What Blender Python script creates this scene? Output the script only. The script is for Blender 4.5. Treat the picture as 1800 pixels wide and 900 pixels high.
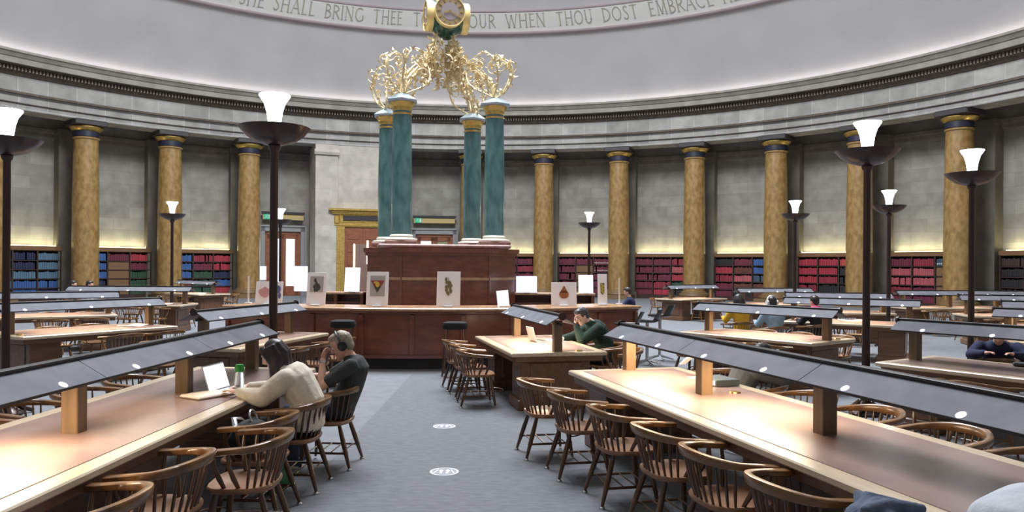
import bpy, math, random
from mathutils import Vector, Matrix
from math import sin, cos, pi, atan, atan2, sqrt, hypot
for o in list(bpy.data.objects): bpy.data.objects.remove(o)
S = bpy.context.scene
COL = S.collection
rnd = random.Random(11)

# ------------------------------------------------------------------ camera
F, HC, HOR, ROLL = 1334.0, 1.85, 469.0, 0.007      # focal length in px of an 1800x900 picture, eye height, horizon row
cd = bpy.data.cameras.new('camera'); cam = bpy.data.objects.new('camera', cd); COL.objects.link(cam)
cd.sensor_width = 36; cd.lens = 36*F/1800; cd.shift_y = (HOR-450)/1800; cd.clip_end = 200; cd.clip_start = .05
cam.matrix_world = Matrix.Translation((0, 0, HC)) @ Matrix.Rotation(pi/2, 4, 'X') @ Matrix.Rotation(ROLL, 4, 'Z')
S.camera = cam
# ------------------------------------------------------------------ exposure, world, skylight
S.view_settings.view_transform = 'Standard'; S.view_settings.look = 'None'
S.view_settings.gamma = 1; S.view_settings.use_curve_mapping = False
S.view_settings.exposure = 0.12
S.cycles.use_denoising = True; S.cycles.max_bounces = 7; S.cycles.diffuse_bounces = 4; S.cycles.glossy_bounces = 3
S.cycles.sample_clamp_indirect = 5; S.cycles.sample_clamp_direct = 9; S.cycles.denoising_prefilter = 'ACCURATE'
w = bpy.data.worlds.new('world'); S.world = w; w.use_nodes = True
w.node_tree.nodes['Background'].inputs[0].default_value = (.8, .88, 1, 1)
w.node_tree.nodes['Background'].inputs[1].default_value = .3
CX, CY = -2.1, 21.2                                   # centre of the rotunda
SKY_W, DESK_W, COVE_W, GLASS_E, DOME_E = 11500, 23, 26, 9, 1.7
sl = bpy.data.lights.new('skylight', 'AREA'); sl.shape = 'DISK'; sl.size = 15; sl.energy = SKY_W; sl.color = (.92, .955, 1)
slo = bpy.data.objects.new('skylight', sl); COL.objects.link(slo); slo.location = (CX, CY, 22.3)

# ------------------------------------------------------------------ helpers
def unroll(x, y):
    dx, dy = x-900, y-HOR
    return dx*cos(ROLL)+dy*sin(ROLL), -dx*sin(ROLL)+dy*cos(ROLL)
def P(x, y, h=0.0):                                   # picture point on the level plane at height h
    a, b = unroll(x, y); z = F*(HC-h)/b
    return Vector((z*a/F, z, h))
def PD(x, y, z):                                      # picture point at depth z
    a, b = unroll(x, y)
    return Vector((a*z/F, z, HC-b*z/F))
def px(v):                                            # world point to picture column and depth
    return 900+F*v[0]/max(v[1], .01), v[1]
def phi_of(x, R):                                     # bearing about the rotunda centre of picture column x on the far side of ring R
    a = atan((x-900)/F); ux, uy = sin(a), cos(a)
    b = ux*CX+uy*CY; c = CX*CX+CY*CY-R*R
    t = b+sqrt(b*b-c)
    return atan2(t*ux-CX, t*uy-CY)
def pol(R, ph, h=0.0): return Vector((CX+R*sin(ph), CY+R*cos(ph), h))
def lin(c):
    f = lambda u: u/12.92 if u <= .04045 else ((u+.055)/1.055)**2.4
    return tuple(f(v/255) for v in c)+(1,)

MATS = {}
SPEC = {'shade_paint': .12}
def M(name, c, rough=.5, metal=0, c2=None, scale=(6, 6, 6), detail=5, ramp=(.35, .65), bump=0, bscale=None, emit=0, ecol=None, alpha=1, trans=0, coat=0):
    m = bpy.data.materials.new(name); m.use_nodes = True; MATS[name] = m
    nt = m.node_tree; b = nt.nodes['Principled BSDF']
    b.inputs['Base Color'].default_value = lin(c); b.inputs['Roughness'].default_value = rough; b.inputs['Metallic'].default_value = metal
    if name in SPEC: b.inputs['Specular IOR Level'].default_value = SPEC[name]
    if trans: b.inputs['Transmission Weight'].default_value = trans
    if coat: b.inputs['Coat Weight'].default_value = coat; b.inputs['Coat Roughness'].default_value = .12
    if emit: b.inputs['Emission Color'].default_value = lin(ecol or c); b.inputs['Emission Strength'].default_value = emit
    if emit and name not in ('cove_white', 'daylit_glass'): m.cycles.emission_sampling = 'NONE'   # dim glows: found by the paths, not aimed at
    if c2 or bump:
        tc = nt.nodes.new('ShaderNodeTexCoord'); mp = nt.nodes.new('ShaderNodeMapping'); no = nt.nodes.new('ShaderNodeTexNoise')
        mp.inputs['Scale'].default_value = scale; no.inputs['Scale'].default_value = 1; no.inputs['Detail'].default_value = detail
        nt.links.new(tc.outputs['Object'], mp.inputs[0]); nt.links.new(mp.outputs[0], no.inputs['Vector'])
        if c2:
            r = nt.nodes.new('ShaderNodeValToRGB'); r.color_ramp.elements[0].position, r.color_ramp.elements[1].position = ramp
            r.color_ramp.elements[0].color = lin(c); r.color_ramp.elements[1].color = lin(c2)
            nt.links.new(no.outputs['Fac'], r.inputs[0]); nt.links.new(r.outputs[0], b.inputs['Base Color'])
        if bump:
            n2 = no
            if bscale:
                n2 = nt.nodes.new('ShaderNodeTexNoise'); n2.inputs['Scale'].default_value = bscale; n2.inputs['Detail'].default_value = 3
                nt.links.new(tc.outputs['Object'], n2.inputs['Vector'])
            bp = nt.nodes.new('ShaderNodeBump'); bp.inputs['Strength'].default_value = bump; bp.inputs['Distance'].default_value = .02
            nt.links.new(n2.outputs['Fac'], bp.inputs['Height']); nt.links.new(bp.outputs[0], b.inputs['Normal'])
    return m
def stone_blocks(name, c, c2, bw, bh, mortar, ms=.012, cyl=True, rough=.85):
    # ashlar blocks laid on a cylinder (angle x radius, height)
    m = M(name, c, rough); nt = m.node_tree; b = nt.nodes['Principled BSDF']; L = nt.links.new
    tc = nt.nodes.new('ShaderNodeTexCoord'); sp = nt.nodes.new('ShaderNodeSeparateXYZ'); L(tc.outputs['Object'], sp.inputs[0])
    cb = nt.nodes.new('ShaderNodeCombineXYZ')
    if cyl:
        at = nt.nodes.new('ShaderNodeMath'); at.operation = 'ARCTAN2'; L(sp.outputs[0], at.inputs[0]); L(sp.outputs[1], at.inputs[1])
        mu = nt.nodes.new('ShaderNodeMath'); mu.operation = 'MULTIPLY'; mu.inputs[1].default_value = 26; L(at.outputs[0], mu.inputs[0]); L(mu.outputs[0], cb.inputs[0])
    else: L(sp.outputs[0], cb.inputs[0])
    L(sp.outputs[2], cb.inputs[1])
    br = nt.nodes.new('ShaderNodeTexBrick'); L(cb.outputs[0], br.inputs['Vector'])
    br.inputs['Color1'].default_value = lin(c); br.inputs['Color2'].default_value = lin(c2); br.inputs['Mortar'].default_value = lin(mortar)
    br.inputs['Scale'].default_value = 1; br.inputs['Brick Width'].default_value = bw; br.inputs['Row Height'].default_value = bh; br.inputs['Mortar Size'].default_value = ms; br.inputs['Mortar Smooth'].default_value = .3
    no = nt.nodes.new('ShaderNodeTexNoise'); no.inputs['Scale'].default_value = 1.6; no.inputs['Detail'].default_value = 8; L(tc.outputs['Object'], no.inputs['Vector'])
    mx = nt.nodes.new('ShaderNodeMix'); mx.data_type = 'RGBA'; mx.blend_type = 'OVERLAY'; mx.inputs[0].default_value = .45
    L(br.outputs['Color'], mx.inputs[6]); L(no.outputs['Fac'], mx.inputs[7]); L(mx.outputs[2], b.inputs['Base Color'])
    return m

class MB:
    def __init__(s): s.v = []; s.f = []
    def add(s, vs, fs):
        n = len(s.v); s.v += [tuple(v) for v in vs]; s.f += [tuple(i+n for i in f) for f in fs]; return s
    def box(s, c, d, M_=None, b=0):
        x, y, z = d[0]/2, d[1]/2, d[2]/2; c = Vector(c)
        if b:                                         # eased edges
            k = [(-x+b, -y), (x-b, -y), (x, -y+b), (x, y-b), (x-b, y), (-x+b, y), (-x, y-b), (-x, -y+b)]
            e = [(u*(1-b/x), w_*(1-b/y)) for u, w_ in k]
            rs = [[(u, w_, -z) for u, w_ in e], [(u, w_, -z+b) for u, w_ in k], [(u, w_, z-b) for u, w_ in k], [(u, w_, z) for u, w_ in e]]
            rs = [[c+((M_ @ Vector(p)) if M_ else Vector(p)) for p in r] for r in rs]
            return s.loft(rs)
        vs = [(-x, -y, -z), (x, -y, -z), (x, y, -z), (-x, y, -z), (-x, -y, z), (x, -y, z), (x, y, z), (-x, y, z)]
        vs = [c+((M_ @ Vector(v)) if M_ else Vector(v)) for v in vs]
        return s.add(vs, [(3, 2, 1, 0), (4, 5, 6, 7), (0, 1, 5, 4), (1, 2, 6, 5), (2, 3, 7, 6), (3, 0, 4, 7)])
    def loft(s, rings, cap=True, close=False):
        n = len(rings[0]); k = len(rings); vs = [p for r in rings for p in r]; fs = []
        for i in range(k if close else k-1):
            a, b_ = i*n, ((i+1) % k)*n
            for j in range(n): fs.append((a+j, a+(j+1) % n, b_+(j+1) % n, b_+j))
        if cap and not close: fs += [tuple(range(n))[::-1], tuple(range((k-1)*n, k*n))]
        return s.add(vs, fs)
    def tube(s, pts, r, n=8, cap=True, close=False, flat=None):
        pts = [Vector(p) for p in pts]; k = len(pts); rings = []; up = None
        if not isinstance(r, (list, tuple)): r = [r]*k
        for i, p in enumerate(pts):
            a = pts[(i-1) % k] if (i or close) else p; b_ = pts[(i+1) % k] if (i < k-1 or close) else p
            t = (b_-a).normalized()
            if up is None:
                up = Vector((0, 0, 1)) if abs(t.z) < .9 else Vector((0, 1, 0))
            sd = t.cross(up).normalized(); up = sd.cross(t).normalized()
            e = flat or (1, 1)
            rings.append([p+(sd*cos(2*pi*j/n)*e[0]+up*sin(2*pi*j/n)*e[1])*r[i] for j in range(n)])
        return s.loft(rings, cap, close)
    def lathe(s, prof, n=24, c=(0, 0, 0), a0=0, a1=2*pi):
        full = abs(a1-a0-2*pi) < 1e-6; m = n if full else n+1; vs = []; fs = []
        for r, z in prof:
            for j in range(m):
                a = a0+(a1-a0)*j/n; vs.append((c[0]+r*sin(a), c[1]+r*cos(a), c[2]+z))
        for i in range(len(prof)-1):
            for j in range(n):
                q = (j+1) % m; fs.append((i*m+j, (i+1)*m+j, (i+1)*m+q, i*m+q))
        return s.add(vs, fs)
    def solid_sector(s, prof, n, c, a0, a1):          # closed profile swept round an arc, with end faces
        m = len(prof); vs = []; fs = []
        for j in range(n+1):
            a = a0+(a1-a0)*j/n
            for r, z in prof: vs.append((c[0]+r*sin(a), c[1]+r*cos(a), z))
        for j in range(n):
            for i in range(m): fs.append((j*m+i, j*m+(i+1) % m, (j+1)*m+(i+1) % m, (j+1)*m+i))
        fs += [tuple(range(m)), tuple(range(n*m, n*m+m))[::-1]]
        return s.add(vs, fs)
    def prism(s, poly, z0, z1, M_=None):
        n = len(poly); vs = [Vector((p[0], p[1], z0)) for p in poly]+[Vector((p[0], p[1], z1)) for p in poly]
        if M_: vs = [M_ @ v for v in vs]
        return s.add(vs, [tuple(range(n))[::-1], tuple(range(n, 2*n))]+[(i, (i+1) % n, n+(i+1) % n, n+i) for i in range(n)])
    def ball(s, c, r, n=12, m=8, R=None):
        if not isinstance(r, (tuple, list)): r = (r, r, r)
        c = Vector(c); rings = []
        for i in range(m+1):
            t = -pi/2+pi*max(.02, min(.98, i/m)) if i in (0, m) else -pi/2+pi*i/m
            ring = []
            for j in range(n):
                a = 2*pi*j/n; p = Vector((r[0]*cos(t)*cos(a), r[1]*cos(t)*sin(a), r[2]*sin(t)))
                ring.append(c+(R @ p if R else p))
            rings.append(ring)
        return s.loft(rings)
    def xf(s, M_, i0=0):
        for i in range(i0, len(s.v)): s.v[i] = tuple(M_ @ Vector(s.v[i]))
        return s
    def mesh(s, name, smooth=40):
        me = bpy.data.meshes.new(name); me.from_pydata(s.v, [], s.f); me.update()
        if smooth:
            me.polygons.foreach_set('use_smooth', [True]*len(me.polygons))
            me.set_sharp_from_angle(angle=math.radians(smooth))
        return me
    def build(s, name, mat, parent=None, smooth=40, loc=None, rz=0):
        o = bpy.data.objects.new(name, s.mesh(name, smooth)); COL.objects.link(o)
        o.data.materials.append(MATS[mat]); o.parent = parent
        if loc is not None: o.location = loc
        if rz: o.rotation_euler.z = rz
        return o
def fixn(o):                                          # consistent outward normals, without operators
    import bmesh
    b = bmesh.new(); b.from_mesh(o.data); bmesh.ops.recalc_face_normals(b, faces=b.faces); b.to_mesh(o.data); b.free(); return o
def tag(o, label=None, cat=None, group=None, kind=None):
    if label: o['label'] = label
    if cat: o['category'] = cat
    if group: o['group'] = group
    if kind: o['kind'] = kind
    return o
def thing(name, label, cat, loc=(0, 0, 0), rz=0, group=None, kind=None):
    o = bpy.data.objects.new(name, None); COL.objects.link(o); o.location = loc; o.rotation_euler.z = rz
    o.empty_display_size = .1
    return tag(o, label, cat, group, kind)
def copy_tree(o, parent=None):
    c = o.copy(); COL.objects.link(c); c.parent = parent
    for k in KIDS.get(o.name, ()): copy_tree(k, c)
    return c
KIDS = {}
def note_kids(root):
    for ch in root.children: KIDS.setdefault(root.name, []).append(ch); note_kids(ch)
def arc(c, r, a0, a1, n, z=0): return [(c[0]+r*cos(a0+(a1-a0)*i/n), c[1]+r*sin(a0+(a1-a0)*i/n), z) for i in range(n+1)]
def bez(p0, p1, p2, p3, n=10):
    p0, p1, p2, p3 = map(Vector, (p0, p1, p2, p3)); out = []
    for i in range(n+1):
        t = i/n; u = 1-t; out.append(p0*u**3+p1*3*u*u*t+p2*3*u*t*t+p3*t**3)
    return out
ORD = 'first second third fourth fifth sixth seventh eighth ninth tenth eleventh twelfth'.split()

# ------------------------------------------------------------------ materials
stone_blocks('niche_stone', (158, 155, 145), (141, 138, 129), 1.5, .62, (138, 135, 126))
stone_blocks('frieze_stone', (172, 170, 164), (150, 148, 143), 1.35, 3.0, (186, 184, 180), .02)
stone_blocks('portal_stone', (194, 188, 177), (182, 176, 165), 1.4, .7, (176, 170, 158), .01)
M('cornice_stone', (158, 154, 144), .85, c2=(140, 136, 127), scale=(1.5, 1.5, 1.5), bump=.1)
M('pier_stone', (120, 116, 104), .85, c2=(98, 95, 86), scale=(2, 2, 1), bump=.1)
M('carved_stone', (104, 95, 82), .85, c2=(84, 76, 66), scale=(4, 4, 4))  # browner stone tone: shade under the cornice put into the colour
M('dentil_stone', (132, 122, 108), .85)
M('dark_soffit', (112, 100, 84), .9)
M('plaster', (194, 191, 191), .9, c2=(186, 183, 184), scale=(.5, .5, .5), detail=8, bump=.15, bscale=14)
M('band_plaster', (226, 226, 220), .9)
M('band_border', (168, 152, 156), .9)
M('lettering', (172, 166, 152), .8)
M('scagliola', (140, 109, 62), .38, c2=(168, 136, 86), scale=(5, 5, 3), detail=9, ramp=(.38, .62), coat=.25)
M('abacus_dark', (62, 58, 60), .5)
M('capital_navy', (38, 42, 60), .4)
M('gold', (222, 190, 112), .34, .8, c2=(196, 162, 88), scale=(8, 8, 8))
M('gilt', (226, 208, 166), .42, .25)
M('gilt_rim', (238, 214, 150), .4, .3)
M('pale_gilt', (238, 224, 190), .36, .6)
M('green_marble', (64, 104, 106), .3, c2=(98, 138, 138), scale=(5, 5, 2.2), detail=9, coat=.3)
M('green_enamel', (18, 78, 60), .25, coat=.4)
M('abacus_stone', (168, 184, 194), .4)
M('white_marble', (226, 222, 210), .35)
M('pink_marble', (168, 128, 120), .4, c2=(142, 104, 98), scale=(6, 6, 6))
M('mahogany', (128, 72, 52), .28, c2=(104, 56, 42), scale=(3, 3, 9), detail=7, coat=.4)
M('mahogany_light', (188, 146, 108), .3, c2=(164, 120, 86), scale=(8, 2, 2), coat=.3)
M('plinth_black', (32, 32, 34), .6)
M('oak_rim', (204, 186, 160), .3, c2=(190, 170, 144), scale=(3, 22, 22), detail=6, coat=.25)
M('inlay_leather', (138, 114, 106), .33, c2=(126, 104, 99), scale=(5, 5, 5))
M('table_wood', (112, 78, 52), .42, c2=(90, 60, 40), scale=(2, 14, 14), detail=6, coat=.2)
M('post_wood', (112, 88, 62), .45, c2=(92, 72, 50), scale=(14, 14, 2), coat=.2)
M('shade_paint', (120, 121, 128), .7, 0, c2=(108, 109, 117), scale=(5, 5, 5), bump=.03, bscale=60)
M('shade_dark', (52, 50, 52), .42, .3)
M('shade_inner', (205, 196, 180), .6)
M('lamp_eye', (235, 242, 255), .4, emit=1.6)
M('tube_glow', (255, 226, 176), .4, emit=.12)
M('lit_edge', (255, 236, 196), .4, emit=3)  # glow of the strips in place of reflections in the glass
M('brass', (196, 160, 84), .3, 1)
M('chair_wood', (92, 60, 36), .34, c2=(66, 42, 26), scale=(9, 9, 3), detail=6, coat=.35)
M('chair_seat', (146, 104, 74), .4, c2=(122, 84, 58), scale=(3, 18, 8), detail=6, coat=.2)
M('chair_rail', (134, 94, 52), .3, c2=(92, 60, 34), scale=(8, 8, 8), coat=.4)
M('steel', (190, 192, 196), .25, 1)
M('bronze', (58, 44, 40), .35, .55, coat=.2)
M('opal_glass', (250, 252, 255), .3, emit=GLASS_E, ecol=(240, 248, 255))
M('carpet_pale', (124, 127, 133), .95, c2=(115, 118, 124), scale=(5, 5, 5), detail=8, bump=.2, bscale=220)
M('carpet_dark', (117, 120, 126), .95, c2=(101, 103, 108), scale=(9, 26, 3), detail=3, ramp=(.3, .7), bump=.3, bscale=200)
M('cove_white', (255, 250, 245), .5, emit=DOME_E, ecol=(255, 250, 246))
M('base_stone', (120, 96, 64), .5)
M('sticker_white', (226, 232, 238), .5)
M('sticker_grey', (138, 142, 150), .6)
M('shelf_wood', (66, 44, 36), .55, c2=(50, 33, 28), scale=(2, 2, 12))
M('shelf_board', (124, 92, 62), .5)
M('cove_glow', (255, 232, 150), .5, emit=9, ecol=(255, 232, 156))
M('door_wood', (150, 92, 62), .4, c2=(128, 76, 52), scale=(3, 3, 14), coat=.2)
M('door_stone', (150, 150, 150), .8)
M('daylit_glass', (235, 244, 255), .1, emit=2.2, ecol=(232, 244, 255))
M('dim_glass', (150, 160, 120), .15)
M('sign_green', (24, 150, 110), .4, emit=.6, ecol=(24, 160, 116))
M('sign_beige', (196, 170, 116), .6)
M('sign_dark', (50, 46, 50), .6)
M('white_card', (250, 245, 246), .7)
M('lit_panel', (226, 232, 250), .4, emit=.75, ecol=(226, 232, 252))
M('art_red', (150, 62, 58), .7); M('art_dark', (70, 66, 60), .7); M('art_yellow', (206, 178, 70), .7); M('art_grey', (176, 170, 166), .7)
M('art_brown', (150, 84, 52), .7, c2=(176, 112, 66), scale=(9, 9, 9)); M('art_olive', (120, 112, 72), .7); M('art_pink', (206, 150, 150), .7); M('art_blue', (96, 104, 150), .7)
M('clock_face', (168, 150, 122), .4); M('clock_inner', (164, 154, 158), .4)
M('skin', (222, 172, 148), .5, c2=(212, 158, 136), scale=(14, 14, 14)); M('skin_pale', (232, 196, 178), .5)
M('hair_dark', (34, 28, 30), .42, c2=(56, 46, 46), scale=(60, 60, 8)); M('hair_fair', (176, 164, 142), .5, c2=(134, 122, 106), scale=(70, 70, 12)); M('hair_grey', (84, 82, 90), .45, c2=(60, 58, 64), scale=(60, 60, 10)); M('hair_tips', (196, 170, 128), .5)
M('cloth_cream', (222, 212, 196), .9, c2=(206, 196, 180), scale=(9, 9, 9), bump=.3, bscale=26); M('cloth_charcoal', (56, 58, 58), .9, bump=.2, bscale=30); M('cloth_green', (26, 54, 45), .9, c2=(20, 42, 36), scale=(9, 9, 9), bump=.3, bscale=26)
M('cloth_black', (24, 24, 28), .9); M('denim', (52, 62, 84), .9, bump=.2, bscale=60); M('cloth_grey', (186, 190, 196), .9, c2=(170, 176, 184), scale=(8, 8, 8), bump=.3, bscale=22); M('cloth_yellow', (206, 160, 44), .9, bump=.2, bscale=30)
M('cloth_blue', (150, 176, 196), .9, c2=(126, 150, 170), scale=(9, 9, 9), bump=.2, bscale=26); M('cloth_navy', (34, 40, 72), .9); M('cloth_white', (230, 230, 232), .9); M('cloth_slate', (86, 96, 116), .9, c2=(66, 76, 96), scale=(9, 9, 9), bump=.3, bscale=30); M('cloth_dkgrey', (70, 74, 76), .9); M('cloth_pink', (214, 80, 130), .8)
M('shoe_blue', (46, 82, 130), .6); M('shoe_black', (26, 26, 28), .5); M('rubber_white', (230, 230, 228), .6)
M('plastic_black', (26, 26, 28), .35); M('plastic_grey', (150, 152, 156), .35); M('silver_shell', (196, 198, 202), .3, .6); M('screen_white', (240, 246, 255), .3, emit=.9); M('cream_leather', (216, 200, 186), .6); M('clear_plastic', (236, 244, 250), .08, trans=.9); M('cap_green', (40, 150, 60), .4); M('paper', (238, 238, 234), .8); M('folder_grey', (74, 82, 82), .7); M('bag_green', (40, 92, 62), .7); M('pale_cyan', (150, 200, 214), .8)
BOOK = {}
for k_, c_ in dict(blue=(62, 104, 168), teal=(96, 130, 154), navy=(40, 48, 84), red=(158, 50, 66), crimson=(186, 58, 74), scarlet=(206, 82, 68), maroon=(122, 44, 66), pink=(196, 96, 104), green=(52, 88, 64), black=(44, 40, 44), brown=(116, 64, 52), slate=(72, 92, 112), umber=(72, 54, 48)).items():
    M('book_'+k_, c_, .6, c2=tuple(int(v*.84) for v in c_), scale=(9, 9, 1)); BOOK[k_] = 'book_'+k_
M('book_label', (226, 220, 210), .7)
# ------------------------------------------------------------------ shell of the rotunda (built about its centre)
RC = 25.3                                            # ring of columns
CEN = (CX, CY, 0)
fl = MB().lathe([(0, 0), (27.6, 0), (27.6, -.2), (0, -.2)], 96).build('floor', 'carpet_pale', None, 0, CEN); tag(fl, 'pale grey carpet of the reading room', 'floor', kind='structure')
aisle = MB().box((-.25, 5.3, .002), (2.9, 16.6, .004)).build('floor_aisle', 'carpet_dark', None, 0); tag(aisle, 'darker textured grey carpet strip running up to the counter', 'carpet', kind='structure')
def struct(o, label, cat): return tag(o, label, cat, kind='structure')
SIDES = ['far', 'far_east', 'east_far', 'east', 'east_near', 'near_east', 'near', 'near_west', 'west_near', 'west', 'west_far', 'far_west']
for i, sd_ in enumerate(SIDES):
    a_, b_ = (i-.5)*pi/6, (i+.5)*pi/6
    wl = struct(MB().solid_sector([(27.5, 0), (27.5, 9.3), (27.8, 9.3), (27.8, 0)], 14, (0, 0), a_, b_).build('wall_'+sd_, 'niche_stone', None, 30, CEN), 'round stone block wall behind the gold columns', 'wall')
    MB().solid_sector([(27.6, 8.2), (27.35, 8.25), (27.3, 8.4), (27.2, 8.45), (27.15, 8.6), (27.6, 8.62)], 14, (0, 0), a_, b_).build('head_moulding', 'pier_stone', wl, 20)
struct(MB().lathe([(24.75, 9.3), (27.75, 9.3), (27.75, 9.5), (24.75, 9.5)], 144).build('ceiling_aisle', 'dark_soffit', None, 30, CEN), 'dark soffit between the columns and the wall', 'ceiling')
# entablature: architrave fascias, taenia, block frieze
ent = MB().lathe([(26.0, 9.3), (26.0, 8.93), (24.78, 8.93), (24.74, 9.2), (24.67, 9.22), (24.67, 9.56), (24.62, 9.58), (24.55, 9.63), (24.5, 9.68), (24.5, 9.72), (24.75, 9.74), (24.75, 10.5), (25.4, 10.5)], 180)
eo = struct(ent.build('trim_entablature', 'frieze_stone', None, 20, CEN), 'pale stone block frieze resting on the ring of columns', 'entablature')
b = MB().lathe([(24.0, 10.84), (23.98, 10.86), (23.96, 11.1), (23.9, 11.12), (23.84, 11.2), (23.76, 11.28), (23.7, 11.3), (23.7, 11.4), (24.7, 11.42)], 180)
co = struct(b.build('trim_cornice', 'cornice_stone', None, 20, CEN), 'projecting stone cornice with a dark band of small dentils', 'cornice')  # dark band: shade under the cornice put into the stone colour
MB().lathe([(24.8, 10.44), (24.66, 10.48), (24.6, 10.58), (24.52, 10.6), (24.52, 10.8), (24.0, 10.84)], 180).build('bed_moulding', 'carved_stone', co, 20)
for h0, h1, r in ((9.6, 9.7, 24.47), (9.2, 9.235, 24.655)): MB().lathe([(r+.1, h0-.02), (r, h0), (r, h1), (r+.1, h1+.02)], 180).build('moulding_line', 'carved_stone', eo, 20)  # dark rings added as shadow lines along the taenia and fascia
MB().lathe([(24.0, 11.46), (24.2, 11.46)], 144).build('cove_strip', 'cove_white', co, 0)
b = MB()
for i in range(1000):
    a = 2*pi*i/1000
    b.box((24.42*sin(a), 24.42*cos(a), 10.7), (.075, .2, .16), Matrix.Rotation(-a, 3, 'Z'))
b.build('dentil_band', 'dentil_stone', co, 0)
# dome with its inscription band and glazed eye
def dome_r(h): return sqrt(max(0, 28.94**2-(h+4.26)**2))
hs = [11.3, 12, 12.8, 13.6, 14.4, 14.95]
prof = [(24.45, 11.3)]+[(dome_r(h), h) for h in hs[1:]]
BR0, BR1 = dome_r(14.95), dome_r(15.9)
prof2 = [(dome_r(h), h) for h in (15.9, 17, 18, 19, 20, 21, 22, 22.8)]
struct(MB().lathe(prof, 144).build('ceiling_dome', 'plaster', None, 60, CEN), 'pale grey plaster dome below the inscription', 'dome')
struct(MB().lathe(prof2+[(8.6, 23.4), (7.6, 23.45)], 144).build('ceiling_dome_upper', 'plaster', None, 60, CEN), 'pale grey plaster dome above the inscription', 'dome')
struct(MB().lathe([(8.4, 23.3), (8.4, 23.4), (0, 23.6), (0, 23.5)], 64).build('window_1', 'daylit_glass', None, 60, CEN), 'glazed eye of the dome', 'skylight')
band = struct(MB().lathe([(BR0, 14.95), (BR0-.12, 15.05), (BR1-.12, 15.82), (BR1, 15.9)], 144).build('trim_inscription', 'band_plaster', None, 60, CEN), 'cream band round the dome carrying the carved inscription', 'band')
MB().lathe([(BR0+.05, 14.86), (BR0-.2, 14.9), (BR0-.24, 15.0), (BR0-.1, 15.06)], 144).build('lower_border', 'band_border', band, 60)
MB().lathe([(BR1+.05, 15.82), (BR1-.16, 15.84), (BR1-.2, 15.92), (BR1+.02, 15.98)], 144).build('upper_border', 'band_border', band, 60)
# roman letters: strokes (x0,y0,x1,y1,width), arcs (cx,cy,rx,ry,a0,a1), serifs added at stroke ends
TK, TN = .1, .05
GL = {'T': (.7, [(.35, 0, .35, 1, TK), (0, .97, .7, .97, TN)]), 'H': (.75, [(.1, 0, .1, 1, TK), (.65, 0, .65, 1, TK), (.1, .52, .65, .52, TN)]),
 'E': (.5, [(.1, 0, .1, 1, TK), (.1, .97, .5, .97, TN), (.1, .52, .44, .52, TN), (.1, .03, .52, .03, TN)]), 'S': (.5, ['S']),
 'A': (.78, [(.04, 0, .39, 1, TN), (.39, 1, .74, 0, TK), (.16, .36, .6, .36, TN)]), 'L': (.5, [(.1, 0, .1, 1, TK), (.1, .03, .5, .03, TN)]),
 'B': (.55, [(.1, 0, .1, 1, TK), ('a', .1, .75, .36, .24, 90, -90), ('a', .1, .27, .44, .27, 90, -90)]), 'R': (.62, [(.1, 0, .1, 1, TK), ('a', .1, .74, .42, .25, 90, -90), (.28, .5, .64, 0, TK)]),
 'I': (.2, [(.1, 0, .1, 1, TK)]), 'N': (.78, [(.1, 0, .1, 1, TN), (.1, 1, .68, 0, TK), (.68, 0, .68, 1, TN)]), 'G': (.78, [('a', .42, .5, .38, .48, 50, 320), (.72, .1, .72, .46, TK)]),
 'O': (.84, [('a', .42, .5, .38, .48, 0, 360)]), 'C': (.74, [('a', .42, .5, .38, .48, 50, 310)]), 'D': (.76, [(.1, 0, .1, 1, TK), ('a', .1, .5, .6, .48, 90, -90)]),
 'U': (.74, [(.12, 1, .12, .32, TK), (.62, 1, .62, .32, TN), ('a', .37, .32, .25, .3, 180, 360)]), 'W': (1.05, [(.03, 1, .3, 0, TK), (.3, 0, .52, .9, TN), (.52, .9, .76, 0, TK), (.76, 0, 1.0, 1, TN)]),
 'M': (.9, [(.1, 0, .16, 1, TN), (.16, 1, .45, .05, TK), (.45, .05, .74, 1, TN), (.74, 1, .8, 0, TK)])}
let = MB()
def stroke(pts, wd, put, closed=False):
    k = len(pts)
    for i in range(k-1):
        (x0, y0), (x1, y1) = pts[i], pts[i+1]; d = hypot(x1-x0, y1-y0); nx, ny = -(y1-y0)/d*wd/2, (x1-x0)/d*wd/2
        q = [(x0+nx, y0+ny), (x0-nx, y0-ny), (x1-nx, y1-ny), (x1+nx, y1+ny)]
        let.add([put(a, c, 0) for a, c in q]+[put(a, c, .03) for a, c in q], [(4, 5, 6, 7), (0, 1, 5, 4), (1, 2, 6, 5), (2, 3, 7, 6), (3, 0, 4, 7)])
def glyph(g, put):
    for s_ in GL[g][1]:
        if s_ == 'S':
            stroke([(.44, .84), (.34, .96), (.2, .96), (.1, .84), (.12, .7), (.25, .57), (.38, .44), (.45, .28), (.4, .1), (.26, .03), (.12, .06), (.05, .18)], .085, put)
        elif s_[0] == 'a':
            _, cx, cy, rx, ry, a0, a1 = s_; n = 14
            stroke([(cx+rx*cos(math.radians(a0+(a1-a0)*i/n)), cy+ry*sin(math.radians(a0+(a1-a0)*i/n))) for i in range(n+1)], .085, put)
        else:
            x0, y0, x1, y1, wd = s_; stroke([(x0, y0), (x1, y1)], wd, put)
            if abs(x1-x0) < .5 and abs(y1-y0) > .6:
                for (x, y) in ((x0, y0), (x1, y1)): stroke([(x-.1, y), (x+.1, y)], .035, put)
LH = .56
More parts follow.
